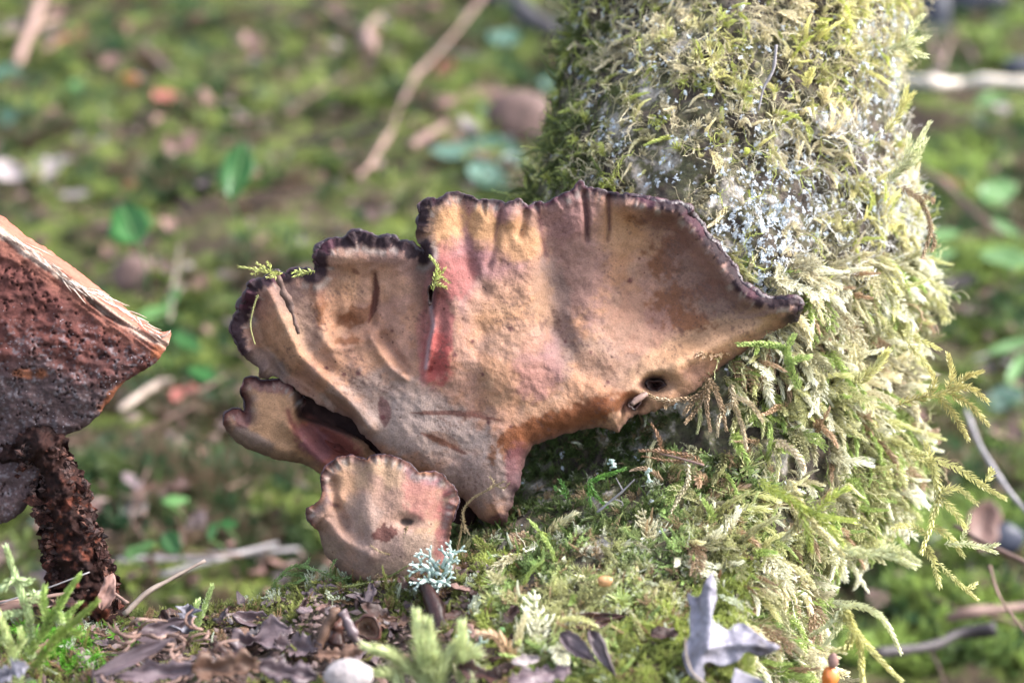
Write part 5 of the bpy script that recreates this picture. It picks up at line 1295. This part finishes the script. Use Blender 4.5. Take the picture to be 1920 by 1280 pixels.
frond('moss_frond', 'pale thick rope of moss lying level below the long hanging frond', [(1560, 1030), (1620, 1036), (1670, 1042), (1712, 1060)], [[(1640, 1040), (1680, 1030), (1720, 1052)]], (.385, .382), PG, 13, 4.5, G1, dens=1.4)
frond('moss_frond', 'thin frond with small forked tip dangling lower right over the dark gap', [(1760, 1055), (1790, 1085), (1815, 1108), (1834, 1124)], [[(1812, 1106), (1825, 1098), (1833, 1092)]], .41, YG, 7, 2.6, G1)
frond('moss_frond', 'short pale frond ending in a feathered tuft by the pink oval leaf', [(1770, 1020), (1820, 1020), (1868, 1035)], [[(1820, 1022), (1850, 1024), (1872, 1020)], [(1800, 1020), (1812, 990), (1820, 965)]], .415, PG, 8, 2.8, G1)
frond('moss_frond', 'long drooping rope moss at the bottom right crossing the dark bark', [(1585, 1140), (1598, 1175), (1640, 1225), (1690, 1276)], [[(1598, 1180), (1590, 1210), (1560, 1222)], [(1610, 1190), (1615, 1240), (1618, 1290)]], (.385, .38), YG, 9, 4, G1, dens=1.3)
frond('moss_frond', 'pale twin ropes arching over the dark bark at the trunk foot', [(1560, 1130), (1620, 1138), (1660, 1165), (1688, 1222)], [[(1580, 1132), (1560, 1165), (1520, 1190)], [(1590, 1132), (1572, 1175), (1545, 1210)]], (.385, .388), PG, 8, 3.6, G1, dens=1.3)
frond('moss_frond', 'bright frond sticking out of the trunk right side, halfway up', [(1665, 340), (1700, 305), (1742, 232)], [[(1690, 318), (1715, 300), (1738, 262)], [(1680, 328), (1700, 285), (1705, 255)]], (.44, .436), PG, 12, 3.5, G1)
frond('moss_frond', 'yellowish frond at the trunk right side above the halfway frond', [(1660, 250), (1690, 205), (1700, 165)], [[(1690, 205), (1700, 190), (1712, 176)]], (.445, .44), YG, 12, 3.5, G1)
frond('moss_frond', 'small bright frond on the trunk right side beside the thick branch', [(1660, 95), (1700, 85), (1738, 70)], [[(1690, 88), (1715, 100), (1735, 104)], [(1690, 84), (1712, 50), (1730, 30)]], (.45, .448), PG, 12, 4, G1)
frond('moss_frond', 'dry brown curl bulging from the trunk right side', [(1690, 350), (1728, 380), (1745, 430), (1730, 480)], [[(1715, 365), (1745, 372), (1750, 380)], [(1740, 420), (1752, 450), (1748, 470)]], (.435, .43), BR_, 8, 3, G1, dens=1.5)
frond('moss_frond', 'thin frond tip spiking right from the trunk below the bulge', [(1690, 620), (1730, 640), (1762, 655)], [[(1700, 640), (1725, 668), (1752, 700)]], (.43, .425), YG, 8, 3, G1)
frond('moss_frond', 'rusty braided frond under the bracket beside the hole', [(1335, 708), (1310, 742), (1268, 750), (1235, 748), (1206, 735)], [[(1268, 750), (1252, 758), (1248, 765)], [(1315, 738), (1292, 762), (1282, 776)], [(1330, 718), (1325, 760), (1332, 806)], [(1335, 715), (1352, 760), (1362, 806)], [(1325, 740), (1300, 775), (1286, 792)]], (.408, .403), BR_, 7, 3, dens=1.4)
frond('moss_frond', 'second braided frond hanging under the right wing of the bracket', [(1370, 720), (1378, 760), (1392, 800), (1400, 840)], [[(1375, 740), (1410, 760), (1430, 790)], [(1378, 750), (1350, 780), (1345, 815)]], (.405, .40), (.46, .38, .26), 7, 3, dens=1.4)
frond('moss_frond', 'thick light green shoot bridging from the moss onto the right wing edge', [(1500, 730), (1482, 690), (1470, 655), (1430, 645), (1385, 646)], [[(1478, 680), (1500, 672), (1520, 668)], [(1472, 660), (1482, 640), (1490, 628)]], (.408, .402), (.36, .46, .16), 9, 4.4, dens=1.4)
frond('moss_frond', 'yellow plume slanting up right in the middle of the hanging moss', [(1600, 720), (1640, 690), (1665, 658)], [], (.402, .398), YG, 12, 5, dens=1.3)
frond('moss_frond', 'pale tan braid curving down in the right moss', [(1455, 825), (1480, 840), (1500, 862), (1508, 880)], [], (.40, .396), (.60, .52, .40), 8, 4.5, dens=1.4)
frond('moss_frond', 'bright green forked frond in the middle right moss', [(1420, 900), (1480, 935), (1530, 965), (1600, 975)], [[(1530, 965), (1560, 995), (1580, 1020)], [(1530, 960), (1560, 930), (1590, 915)], [(1500, 945), (1515, 1000), (1520, 1030)]], (.385, .38), (.42, .48, .12), 11, 4)
frond('moss_frond', 'pale wide braid lying diagonally across the bright cushions', [(1480, 900), (1510, 960), (1550, 1010), (1580, 1040)], [[(1510, 950), (1490, 990), (1470, 1010)]], (.388, .383), (.58, .54, .32), 9, 4.4, dens=1.3)
frond('moss_frond', 'dark green feathery shoot in the shade under the bracket, pointing right', [(1100, 905), (1130, 893), (1172, 878)], [[(1105, 903), (1118, 930), (1138, 950)], [(1102, 905), (1105, 930), (1108, 950)]], .405, (.12, .28, .05), 7, 2.8)
frond('moss_frond', 'small dark green shoot left of the feathery one in the shade', [(1062, 935), (1058, 915), (1050, 900)], [[(1060, 925), (1046, 920), (1040, 912)]], .404, DG, 7, 2.8)
frond('moss_frond', 'rusty sprig crossing the dark shaded moss toward the left', [(1320, 870), (1290, 855), (1240, 845), (1200, 845)], [[(1290, 855), (1265, 865), (1205, 855)], [(1240, 845), (1235, 820), (1222, 795)]], (.398, .402), RB, 6, 2.4)
frond('moss_frond', 'pale hanging braid below the rusty sprig', [(1288, 868), (1290, 900), (1275, 930), (1258, 960)], [], .397, (.50, .44, .32), 6, 2.8)
frond('moss_frond', 'green feathery frond rising left of the small bracket, its tips drooping right', [(490, 1148), (505, 1110), (528, 1078), (556, 1060), (600, 1070)], [[(528, 1078), (556, 1076), (590, 1092)], [(550, 1062), (572, 1060), (580, 1046)], [(510, 1100), (545, 1096), (575, 1082)], [(560, 1072), (590, 1100), (640, 1110)], [(500, 1130), (530, 1118), (560, 1090)]], .404, (.19, .30, .10), 7, 2.2)
frond('moss_frond', 'second green frond sprawling under the small bracket toward the right', [(600, 1072), (635, 1085), (660, 1100), (690, 1102)], [[(620, 1078), (622, 1060), (630, 1048)], [(640, 1088), (665, 1080), (690, 1086)]], .402, (.20, .30, .11), 6, 2.2)
frond('moss_frond', 'upright pale green shoot with pointed tip on the left bank', [(350, 1215), (365, 1180), (382, 1140), (398, 1098)], [[(372, 1160), (368, 1140), (372, 1125)]], .392, (.34, .44, .18), 9, 3.6, dens=1.3)
frond('moss_frond', 'tall pale shoot in the lower left corner leaning left with side plumes', [(60, 1240), (55, 1160), (32, 1090), (12, 1026)], [[(30, 1085), (45, 1092), (58, 1088)], [(28, 1080), (10, 1098), (-5, 1110)], [(48, 1130), (70, 1118), (58, 1112)], [(50, 1150), (20, 1150), (0, 1158)]], .372, (.42, .52, .28), 10, 4, dens=1.2)
frond('moss_frond', 'olive green shoot beside the tall pale one, leaning to the right', [(50, 1230), (90, 1170), (120, 1120), (148, 1080)], [[(90, 1170), (82, 1130), (84, 1100)], [(105, 1145), (118, 1160), (150, 1130)]], .368, (.30, .42, .12), 10, 4, dens=1.2)
frond('moss_frond', 'blurred olive shoot low in the left corner pointing right', [(60, 1260), (100, 1200), (140, 1165), (182, 1128)], [[(100, 1200), (120, 1190), (150, 1185)]], .355, (.20, .28, .06), 10, 4, dens=1.2)
frond('moss_frond', 'bright corner shoot hugging the left frame edge', [(40, 1290), (25, 1230), (5, 1170), (-10, 1140)], [[(25, 1230), (40, 1200), (38, 1180)], [(15, 1200), (-5, 1200), (-20, 1210)]], .36, (.45, .52, .24), 10, 4, dens=1.2)
for main, sd, lb in [([(800, 1290), (790, 1240), (786, 1200), (782, 1160)], [[(795, 1270), (806, 1220), (804, 1172)]], 'pale fuzzy plume standing upright at bottom centre'), ([(830, 1300), (780, 1262), (740, 1232), (694, 1214)], [], 'pale fuzzy plume bending left at bottom centre'), ([(862, 1290), (868, 1240), (866, 1180)], [[(866, 1250), (880, 1230), (884, 1262)]], 'pale fuzzy plume right of the upright pair'), ([(820, 1300), (830, 1250), (850, 1215)], [[(822, 1280), (800, 1250), (812, 1230)]], 'short pale plume between the two upright ones'), ([(760, 1300), (740, 1270), (715, 1262)], [], 'lowest pale plume pointing left at the bottom edge')]:
    frond('moss_frond', lb, main, sd, .352, (.50, .56, .30), 24, 1.9, 'pale fuzzy plumes at the bottom centre', dens=4.0, ang=.33)
frond('moss_sprig', 'tiny yellow-green sprig perched on the upper left fungus margin', [(530, 512), (510, 512), (485, 506), (448, 500)], [[(500, 510), (492, 500), (482, 494)], [(508, 511), (505, 498), (500, 490)], [(512, 512), (515, 518), (500, 520)], [(488, 506), (480, 512), (472, 514)]], .409, (.50, .54, .18), 6, 2)
frond('moss_sprig', 'tiny green tuft lying on the margin between the two left lobes', [(590, 508), (570, 512), (552, 518)], [[(570, 512), (560, 508), (548, 512)]], .409, (.46, .52, .16), 6, 2)
frond('moss_sprig', 'tiny yellow-green tuft caught in the cleft between the lobes', [(812, 545), (816, 520), (820, 500), (806, 480)], [[(818, 515), (828, 510), (836, 502)], [(816, 525), (828, 520), (842, 530)], [(815, 530), (828, 535), (838, 540)]], .4065, (.42, .48, .14), 6, 2.2)
frond('moss_sprig', 'hair-thin moss strand dangling on the left lobe', [(484, 552), (476, 575), (470, 610), (478, 645)], [], .4095, (.48, .48, .2), 3, 1.2)
M_BARKBIT = STK['dark']
stick('bark_strip', 'narrow dark bark strip stuck on the left lobe of the large bracket', [(520, 518, .4085), (532, 545, .4085), (545, 575, .4085), (552, 598, .4085), (560, 626, .409)], [5, 6, 5, 4, 2], STK['brown'], cat='bark', lump=.9)
for main, sd, lb in [([(872, 1000), (868, 960), (885, 935), (915, 918), (945, 902)], [[(915, 918), (925, 905), (918, 892)], [(930, 910), (945, 915), (955, 905)], [(868, 965), (872, 985), (880, 1002)]], 'brown thread-like moss climbing over the bracket tip'), ([(764, 985), (752, 1015), (738, 1040), (705, 1078)], [[(738, 1040), (715, 1035), (695, 1022)]], 'thin brown strand curling down the face of the small bracket'), ([(852, 1075), (856, 1040), (862, 1010), (866, 985)], [], 'brown strand hanging beside the small bracket right edge'), ([(640, 1100), (690, 1092), (730, 1080), (765, 1060)], [[(730, 1080), (760, 1090), (772, 1112)]], 'dull green strand reaching across the small bracket foot'), ([(700, 1130), (720, 1105), (745, 1090), (780, 1068), (810, 1020)], [], 'long thin green strand leaning right over the small bracket foot')]:
    frond('moss_strand', lb, main, sd, .397, (.27, .21, .12) if 'brown' in lb else (.20, .24, .09), 4, 1.6, 'thin strands around the small bracket', dens=1.0)

# ---------------------------------------------------------------- things on the foreground bank
def slab(name, label, outline, dfun, mat, cat, thick=.0005, group=None, step=3.5, parent=None):
    o, _ = relief_body(name, [(a, b, 0) for a, b in outline], dfun, lambda x, y, D, e: np.full(x.shape, thick), lambda x, y, D, e, s: np.ones((len(x), 3)) * .5, mat, parent, step=step, rough_edge=(1.0, 12)); return tag(o, label, cat, group)
def gleafmat():
    m, t, b = new_mat('grey_oak_leaf'); n1 = noise(t, 90, 6, .6); n2 = noise(t, 700, 4, .6)
    r = ramp(t, n1.outputs['Fac'], [(.34, (.055, .045, .055)), (.42, (.15, .14, .175)), (.55, (.19, .18, .225)), (.7, (.25, .24, .28))]); r2 = ramp(t, n2.outputs['Fac'], [(.3, (.75,) * 3), (.6, (1.1,) * 3)])
    t.links.new(mulc(t, r.outputs[0], r2.outputs[0]), b.inputs['Base Color']); b.inputs['Roughness'].default_value = .55; bump(t, b, n1.outputs['Fac'], .5, .001); return m
M_OAK = gleafmat()
OAK = [(1316, 1282), (1290, 1262), (1280, 1235), (1282, 1215), (1293, 1190), (1292, 1165), (1294, 1140), (1288, 1122), (1290, 1110), (1300, 1118), (1312, 1115), (1320, 1095), (1333, 1074), (1340, 1085), (1345, 1120), (1338, 1140), (1336, 1160), (1356, 1176), (1370, 1180), (1380, 1168), (1396, 1168), (1412, 1180), (1440, 1200), (1463, 1212), (1445, 1224), (1420, 1230), (1400, 1222), (1382, 1240), (1352, 1248), (1330, 1240), (1318, 1248), (1322, 1265)]
slab('oak_leaf', 'grey-lilac lobed dead oak leaf standing in the moss at the bottom right', OAK, lambda x, y, D, e, s: .350 + .010 * sstep(1280, 1080, y) - .004 * np.exp(-(seg_dist(x, y, [(1300, 1270), (1330, 1200), (1330, 1100)])[0] / 20) ** 2) - .002 * rid(x, y, [(1330, 1215), (1380, 1205), (1450, 1212)], 10) + .0015 * (fbm(x / 18, y / 18, 301, 3) - .5), M_OAK, 'leaf')
slab('oak_leaf', 'second grey leaf tip lying at the bottom edge under the oak leaf', [(1378, 1250), (1400, 1262), (1430, 1275), (1450, 1300), (1380, 1310), (1372, 1280)], lambda x, y, D, e, s: .346 + .002 * np.sin(x / 20), M_OAK, 'leaf')
stick('leaf_stalk', 'pale curved straw over the oak leaf foot', [(1285, 1195, .345), (1287, 1230, .345), (1300, 1262, .345), (1330, 1285, .345)], [1.8, 2, 2, 1.4], 'pale', cat='straw')
for k, (c, L, W, a, m, kd, d, up, lb) in enumerate([
    ((262, 1228), 180, 34, 28, 'purple', 'pointed', .356, .35, 'long curled purple-grey leaf at lower left, its upper roll'), ((300, 1262), 150, 40, 8, 'purple', 'broken', .350, .4, 'broad dark purple leaf along the bottom edge at lower left'), ((310, 1180), 110, 40, 25, 'purple', 'pointed', .385, .4, 'pointed pinkish-grey leaf behind the curled one'), ((350, 1160), 54, 44, 80, 'grey', 'broken', .388, .3, 'pale blue-grey leaf scrap left of the upright shoot'),
    ((202, 1108), 70, 32, 75, 'pink', 'oval', .402, .1, 'upright pale pink leaf on the bank crest by the stub'), ((20, 1262), 70, 40, 30, 'grey', 'broken', .345, .4, 'grey leaf in the bottom left corner'), ((490, 1200), 120, 60, 20, 'purple', 'broken', .378, .6, 'flat lilac-brown flake in the left middle litter'), ((560, 1215), 90, 50, -10, 'purple', 'broken', .372, .6, 'brown-lilac flake left of the husks'), ((420, 1250), 120, 56, 10, 'brown', 'broken', .350, .5, 'brown curled flake on the bottom edge'),
    ((540, 1262), 110, 50, -8, 'purple', 'broken', .345, .5, 'lilac flake left of the white stone'), ((480, 1165), 90, 30, -6, 'purple', 'oval', .395, .6, 'thin dark leaf behind the brown tangle'), ((1120, 1165), 120, 40, 10, 'dark', 'pointed', .372, .4, 'dark reddish leaf half under yellow moss, bottom centre right'), ((1085, 1215), 90, 36, -40, 'purple', 'pointed', .358, .35, 'grey-brown narrow leaf left of the oak leaf'), ((1130, 1225), 100, 34, -62, 'purple', 'pointed', .355, .35, 'narrow lilac leaf nearest the oak leaf'),
    ((985, 1238), 56, 22, 10, 'pale', 'oval', .352, .4, 'small pale curled scrap at the bottom centre'), ((1010, 1270), 120, 44, 15, 'purple', 'broken', .345, .5, 'dark purple flake at the bottom centre'), ((900, 1262), 90, 34, -20, 'dark', 'broken', .348, .5, 'dark brown flake right of the fuzzy plumes'), ((736, 1165), 70, 30, 5, 'brown', 'broken', .386, .5, 'brown flat flake right of the husks'), ((850, 1130), 44, 26, -30, 'red', 'oval', .395, .2, 'glossy reddish-purple scrap beside the dark spike'),
    ((610, 1110), 70, 26, 8, 'purple', 'broken', .40, .6, 'small dark flake on the crest left of the small bracket'), ((430, 1225), 80, 26, -30, 'dark', 'broken', .365, .5, 'dark flake in the brown tangle'), ((100, 1135), 90, 28, 5, 'dark', 'broken', .398, .6, 'dark flake on the crest at far left'), ((640, 1225), 100, 40, 12, 'brown', 'broken', .36, .55, 'brown flake above the white stone')]):
    leaf('fallen_leaf', lb, c[0], c[1], L, W, a, m, kd, d=d, up=up, curl=.25, fold=.35, wave=.5)
# loose flakes of bark and leaf
M_FLK = [LM['purple'], LM['brown'], LM['dark'], LM['pink'], LM['pale']]
FL = [blade_mesh('litter_flake', 1, .6, 'broken', .25, .25, .5, 200 + i, 7, 2, .02) for i in range(10)]
for i, me in enumerate(FL): me.materials.append(M_FLK[[0, 0, 1, 1, 2, 2, 0, 3, 2, 4][i]])
for i in range(270):
    px = rng.uniform(100, 960); t = rng.uniform(.45, .97); 
    if i % 5 == 0: px = rng.uniform(-60, 1240)
    p, py, d = bank_pt(px, t); o = bpy.data.objects.new('litter_flake', FL[rng.integers(10)]); COL.objects.link(o)
    tag(o, 'small curled flake of bark or leaf lying in the foreground litter', 'leaf flake', 'small flakes strewn over the foreground bank')
    s = PX * (12 + 40 * rng.random() ** 1.7); pose(o, p + [0, 0, .0015], imgdir(rng.uniform(-40, 220)), unit(np.array([rng.normal() * .4, -.3 + rng.normal() * .4, 1]))); o.scale = (s,) * 3; LITTER.append((o, px, float(py), 'bank', {'purple_grey_leaf': 'lilac-grey', 'brown_leaf': 'brown', 'dark_leaf': 'dark', 'pinkish_leaf': 'pinkish', 'pale_leaf': 'pale'}[o.data.materials[0].name]))
def smpb():
    px = rng.uniform(-60, 1000); t = rng.uniform(.3, .98); return bank_pt(px, t)[0] + np.array([0, 0, .0006])
M_SOILB = mat_simple('soil_crumb', [(.02, .013, .012), (.09, .055, .05), (.22, .17, .17)], 400, .75, vary=0)
chips('soil_crumbs', 3800, smpb, 4.0 * PX, M_SOILB, 'fine dark crumbs of soil and rotten leaf covering the foreground bank', 'soil crumbs', None, .5)
M_SHARD = mat_simple('leaf_shard', [(.03, .018, .018), (.10, .06, .055), (.20, .14, .13), (.30, .24, .24)], 160, .6, vary=0)
def smps():
    px = rng.uniform(60, 960); t = rng.uniform(.3, .96); return bank_pt(px, t)[0] + np.array([0, 0, .0012])
chips('leaf_crumbs', 1500, smps, 9.0 * PX, M_SHARD, 'broken crumbs of dead leaf and bark packed between the larger flakes on the bank', 'leaf crumbs', None, .12)
# brown fibrous tangle
for i in range(46):
    x0, y0 = rng.uniform(235, 430), rng.uniform(1165, 1285); a = rng.uniform(0, 6.28); L = rng.uniform(25, 75); q = np.linspace(0, 1, 5)
    pts = [(x0 + L * t * math.cos(a + 1.2 * t), y0 + L * .6 * t * math.sin(a + 1.2 * t), .378 - (y0 - 1165) * .00020 - .004 * math.sin(t * 3)) for t in q]
    o = stick('dry_fibre', 'dry reddish brown plant fibre in the tangle at lower left', pts, [2.8, 3, 1.2], ['pink', 'brown', 'pink'][i % 3], group='fibres of the brown tangle at lower left'); LITTER.append((o, x0, y0, 'fibre', ['pinkish', 'brown', 'pinkish'][i % 3]))
stick('twig', 'thin pale brown twig leaning up right from the bank crest at left', [(232, 1152, .400), (275, 1110, .402), (320, 1085, .404), (385, 1050, .407)], [5, 5, 4, 3], 'pale')
stick('twig', 'pinkish thin stem passing behind the upright pink leaf', [(-10, 1132, .400), (90, 1118, .402), (190, 1104, .406), (240, 1130, .402)], [5, 4, 3.5, 3], 'pink')
stick('twig', 'fine lilac straw slanting across the lower left corner', [(0, 1130, .39), (80, 1105, .392), (168, 1072, .395)], [1.6, 1.6, 1.2], 'grey')
stick('twig', 'reddish brown stick at the left edge behind the corner shoots', [(-20, 1150, .40), (40, 1135, .40), (100, 1130, .40)], [12, 11, 7], 'brown')
stick('twig', 'short pale stick lying in the litter left of the husks', [(455, 1240, .368), (500, 1242, .368), (525, 1238, .368)], [3.5, 3, 3], 'pale')
stick('twig', 'short grey twig on the upper trunk moss', [(1455, 85, .432), (1450, 130, .431), (1432, 165, .431), (1422, 208, .431)], [3, 3.4, 2.6, 2], 'grey')
stick('twig', 'thin pinkish twig caught in the shaded moss under the right wing', [(1238, 850, .401), (1270, 858, .398), (1320, 872, .394)], [1.6, 2.2, 2], 'pink')
stick('twig', 'small grey forked twig in the dark moss at the centre', [(1120, 960, .402), (1150, 935, .40), (1168, 920, .398), (1190, 898, .397)], [2.5, 2.4, 2, 1], 'grey', branches=[([(1168, 920, .398), (1160, 905, .398), (1155, 895, .398)], [1.6, .8]), ([(1150, 935, .40), (1165, 940, .40), (1168, 948, .4)], [1.6, .8])])
stick('twig', 'pink broken peg lodged in the hole of the large bracket', [(1212, 738, .404), (1200, 745, .403), (1184, 757, .402)], [5.5, 5.5, 5.0], 'pink', lump=.3)
# husks, cap and stones
def husk(label, pts, d, r, mat):
    stick('nut_husk', label, [(a, b, d) for a, b in pts], r, mat, cat='husk', lump=.45)
husk('pale brown husk leaning left at the bottom centre', [(590, 1225), (605, 1190), (625, 1150), (628, 1138)], .372, [7, 9, 11, 8], LM['brown'])
husk('dark blue-black husk in the middle of the husk cluster', [(628, 1205), (634, 1175), (642, 1150)], .376, [17, 15, 9], LM['dark'])
husk('lilac husk leaning right beside the nut cup', [(640, 1145), (655, 1175), (668, 1200), (676, 1222)], .371, [8, 10, 9, 6], LM['purple'])
def ring_cap(label, cx, cy, rx, ry, ang, d):
    t = thing('nut_cup', P(cx, cy, d), label, 'nut cup'); a = math.radians(ang); q = np.linspace(0, 2 * np.pi, 25)[:-1]; V = []; f = []
    prof = [(1.18, -.0), (1.12, -.0022), (.98, -.0026), (.86, -.001), (.62, .0015), (.2, .0025)]
    for s_, dz in prof:
        rr = 1 + .10 * np.sin(q * 3 + 1) + .05 * np.sin(q * 7); ex = rx * s_ * rr * np.cos(q); ey = ry * s_ * rr * np.sin(q)
        V.append(P(cx + ex * math.cos(a) - ey * math.sin(a), cy + ex * math.sin(a) + ey * math.cos(a), d + dz))
    V = np.concatenate(V); n = 24
    for k in range(3):
        for j in range(n): f.append((k * n + j, k * n + (j + 1) % n, (k + 1) * n + (j + 1) % n, (k + 1) * n + j))
    link('cup_rim', mesh('cup_rim', V[:4 * n], f), LM['dark'], t); f = []
    for k in range(2):
        for j in range(n): f.append((k * n + j, k * n + (j + 1) % n, (k + 1) * n + (j + 1) % n, (k + 1) * n + j))
    f.append(tuple(2 * n + j for j in range(n - 1, -1, -1))); link('cup_inside', mesh('cup_inside', V[3 * n:], f), mat_simple('cup_inside', [(.20, .10, .07), (.45, .33, .25)], 500, .7), t)
ring_cap('brown nut cup with pale inside among the husks', 690, 1176, 24, 20, 35, .376)
rock('stone', 'smooth white stone at the bottom edge left of the fuzzy plumes', 655, 1268, 46, 32, M_PALER, d=.342)
M_SPIKE = mat_simple('spike_brown', [(.010, .005, .005), (.045, .018, .016)], 200, .35, vary=0)
stick('bark_spike', 'upright dark brown pointed bark spike under the white lichen', [(782, 1094, .392), (800, 1105, .388), (815, 1140, .384), (826, 1178, .380), (836, 1210, .377)], [4, 13, 17, 20, 20], M_SPIKE, cat='bark', lump=.15)
rock('berry', 'glossy orange blob at the trunk foot, bottom right', 1556, 1268, 17, 20, mat_simple('orange_blob', [(.55, .14, .03), (.75, .28, .07)], 150, .2, .2, .0003, .6, 0), d=.372, cat='berry')
rock('bud', 'pale brown papery bud scale on top of the orange blob', 1562, 1238, 10, 15, LM['pink'], d=.371, cat='bud')
rock('bud', 'small orange-tan bud in the moss at the bottom centre', 1134, 1089, 15, 10, mat_simple('tan_bud', [(.35, .16, .06), (.5, .28, .13)], 200, .4), d=.3735, cat='bud')
rock('seed', 'tiny bright green round seed at the bottom centre', 940, 1182, 7, 7, LM['lime'], d=.37, cat='seed')

# white branching lichen
M_LICH = mat_simple('mint_lichen', [(.36, .46, .43), (.52, .62, .58)], 500, .7, .4, .0003, .3, 0)
def lichen(label, cx, cy, R, n, d, seed, base_ang=90, fan=200):
    r = np.random.default_rng(seed); t = thing('branching_lichen', P(cx, cy, d), label, 'lichen')
    for i in range(n):
        a = math.radians(base_ang + (i / (n - 1) - .5) * fan if n > 1 else base_ang); V = []; F = []
        def br(x, y, a, L, w_, lv, dd):
            q = np.linspace(0, 1, 5); b = r.uniform(-.6, .6); pts = [(x, y)]
            for k in q[1:]: pts.append((pts[-1][0] + L / 4 * math.cos(a + b * k), pts[-1][1] - L / 4 * math.sin(a + b * k)))
            pp = np.array(pts); w3 = P(pp[:, 0], pp[:, 1], dd - .002 * q * (1 + lv) + r.uniform(-.0015, .0015)); v, f = tube_np(w3, w_ * PX * np.array([1, 1, .9, .95, .55]), 6, .3, lv)
            k0 = sum(len(z) for z in V); V.append(v); F.extend([tuple(j + k0 for j in g) for g in f])
            if lv > 0:
                for sg in (-1, 1): br(pts[-1][0], pts[-1][1], a + b + sg * r.uniform(.35, .95), L * r.uniform(.5, .75), w_ * .75, lv - 1, dd - .001)
                if r.random() < .5: br(pts[2][0], pts[2][1], a + r.choice([-1, 1]) * 1.1, L * .45, w_ * .7, 0, dd)
        br(cx + r.uniform(-R, R) * .35, cy + r.uniform(-R, R) * .3, a + r.normal() * .4, R * r.uniform(.28, .5), 3.6 if R > 30 else 2.4, 2, d - .002 * r.random())
        link('lichen_lobe', mesh('lichen_lobe', np.concatenate(V), F), M_LICH, t)
    return t
lichen('mint-white branching lichen tuft standing before the small bracket', 820, 1080, 58, 13, .394, 3, 95, 230)
lichen('small white antler-like lichen right of the dark spike', 893, 1205, 40, 2, .372, 8, 110, 60)
lichen('tiny white lichen scrap at the bottom left of the antler-like one', 893, 1232, 22, 2, .366, 9, 200, 60)
lichen('white lichen speck pair high in the shaded moss', 1148, 872, 16, 3, .401, 12, 90, 160)
lichen('white lichen speck lying level in the shaded moss', 1210, 890, 18, 3, .400, 14, 10, 100)

# ---------------------------------------------------------------- say of each scattered piece which one it is, by the landmark it lies nearest to
MARK_F = [('the upper left twig', 55, 60), ('the orange leaf', 245, 152), ('the forked pinkish stick', 695, 70), ('the upper green seedling', 445, 322), ('the broad seedling leaf', 243, 420), ('the pale crumpled leaf', 90, 320), ('the foot of the long pale twig', 740, 230), ('the top fungus rim', 800, 360), ('the wood chunk tip', 318, 630),
          ('the wood chunk upper edge', 120, 470), ('the forked bracket', 430, 790), ('the crumbly stub', 200, 960), ('the grey level stick', 400, 1040), ('the small bracket', 590, 1000), ('the bright right branch', 1820, 155), ('the large mint leaf', 1882, 484), ('the bright leaves at the right edge', 1890, 650), ('the pinkish pale oval leaf', 1842, 985), ('the dark bluish twig', 1800, 1190), ('the middle of the top edge', 600, 10), ('the left lobe of the fungus', 450, 560)]
MARK_B = [('the white stone', 655, 1268), ('the nut cup', 690, 1176), ('the dark spike', 815, 1140), ('the fuzzy plumes', 790, 1230), ('the brown tangle', 330, 1210), ('the curled purple leaf', 262, 1240), ('the upright pale shoot', 370, 1170), ('the small bracket foot', 740, 1100), ('the green frond on the crest', 510, 1130), ('the corner moss shoots', 60, 1190), ('the oak leaf', 1350, 1180), ('the tan bud', 1134, 1089), ('the grey middle litter', 520, 1210)]
ORD = ['nearest', 'second nearest', 'third nearest', 'fourth nearest', 'fifth nearest', 'sixth nearest', 'seventh nearest', 'eighth nearest', 'ninth nearest', 'tenth nearest', 'eleventh nearest', 'twelfth nearest', 'thirteenth nearest', 'fourteenth nearest', 'fifteenth nearest', 'sixteenth nearest', 'seventeenth nearest', 'eighteenth nearest']
def side_of(dx, dy):
    if abs(dx) > abs(dy) * 1.3: return 'on its left' if dx < 0 else 'on its right'
    return 'above it' if dy < 0 else 'below it'
NOUN = dict(floor='dead leaf', bank='litter flake', twig='thin loose twig', fibre='dry plant fibre'); buckets = {}
for o, px, py, where, colw in LITTER:
    nm, mx, my = min(MARK_B if where in ('bank', 'fibre') else MARK_F, key=lambda m: math.hypot(m[1] - px, m[2] - py))
    noun = 'small leaf' if colw == 'teal green' else NOUN[where]
    buckets.setdefault((colw, noun, nm, side_of(px - mx, py - my)), []).append((math.hypot(mx - px, my - py), o))
for (colw, noun, nm, sd), L in buckets.items():
    L.sort(key=lambda q: q[0])
    for i, (_, o) in enumerate(L):
        o['label'] = ('%s %s %s to %s %s' % (colw, noun, ORD[min(i, 17)], nm, sd)) if len(L) > 1 else '%s %s by %s %s' % (colw, noun, nm, sd)
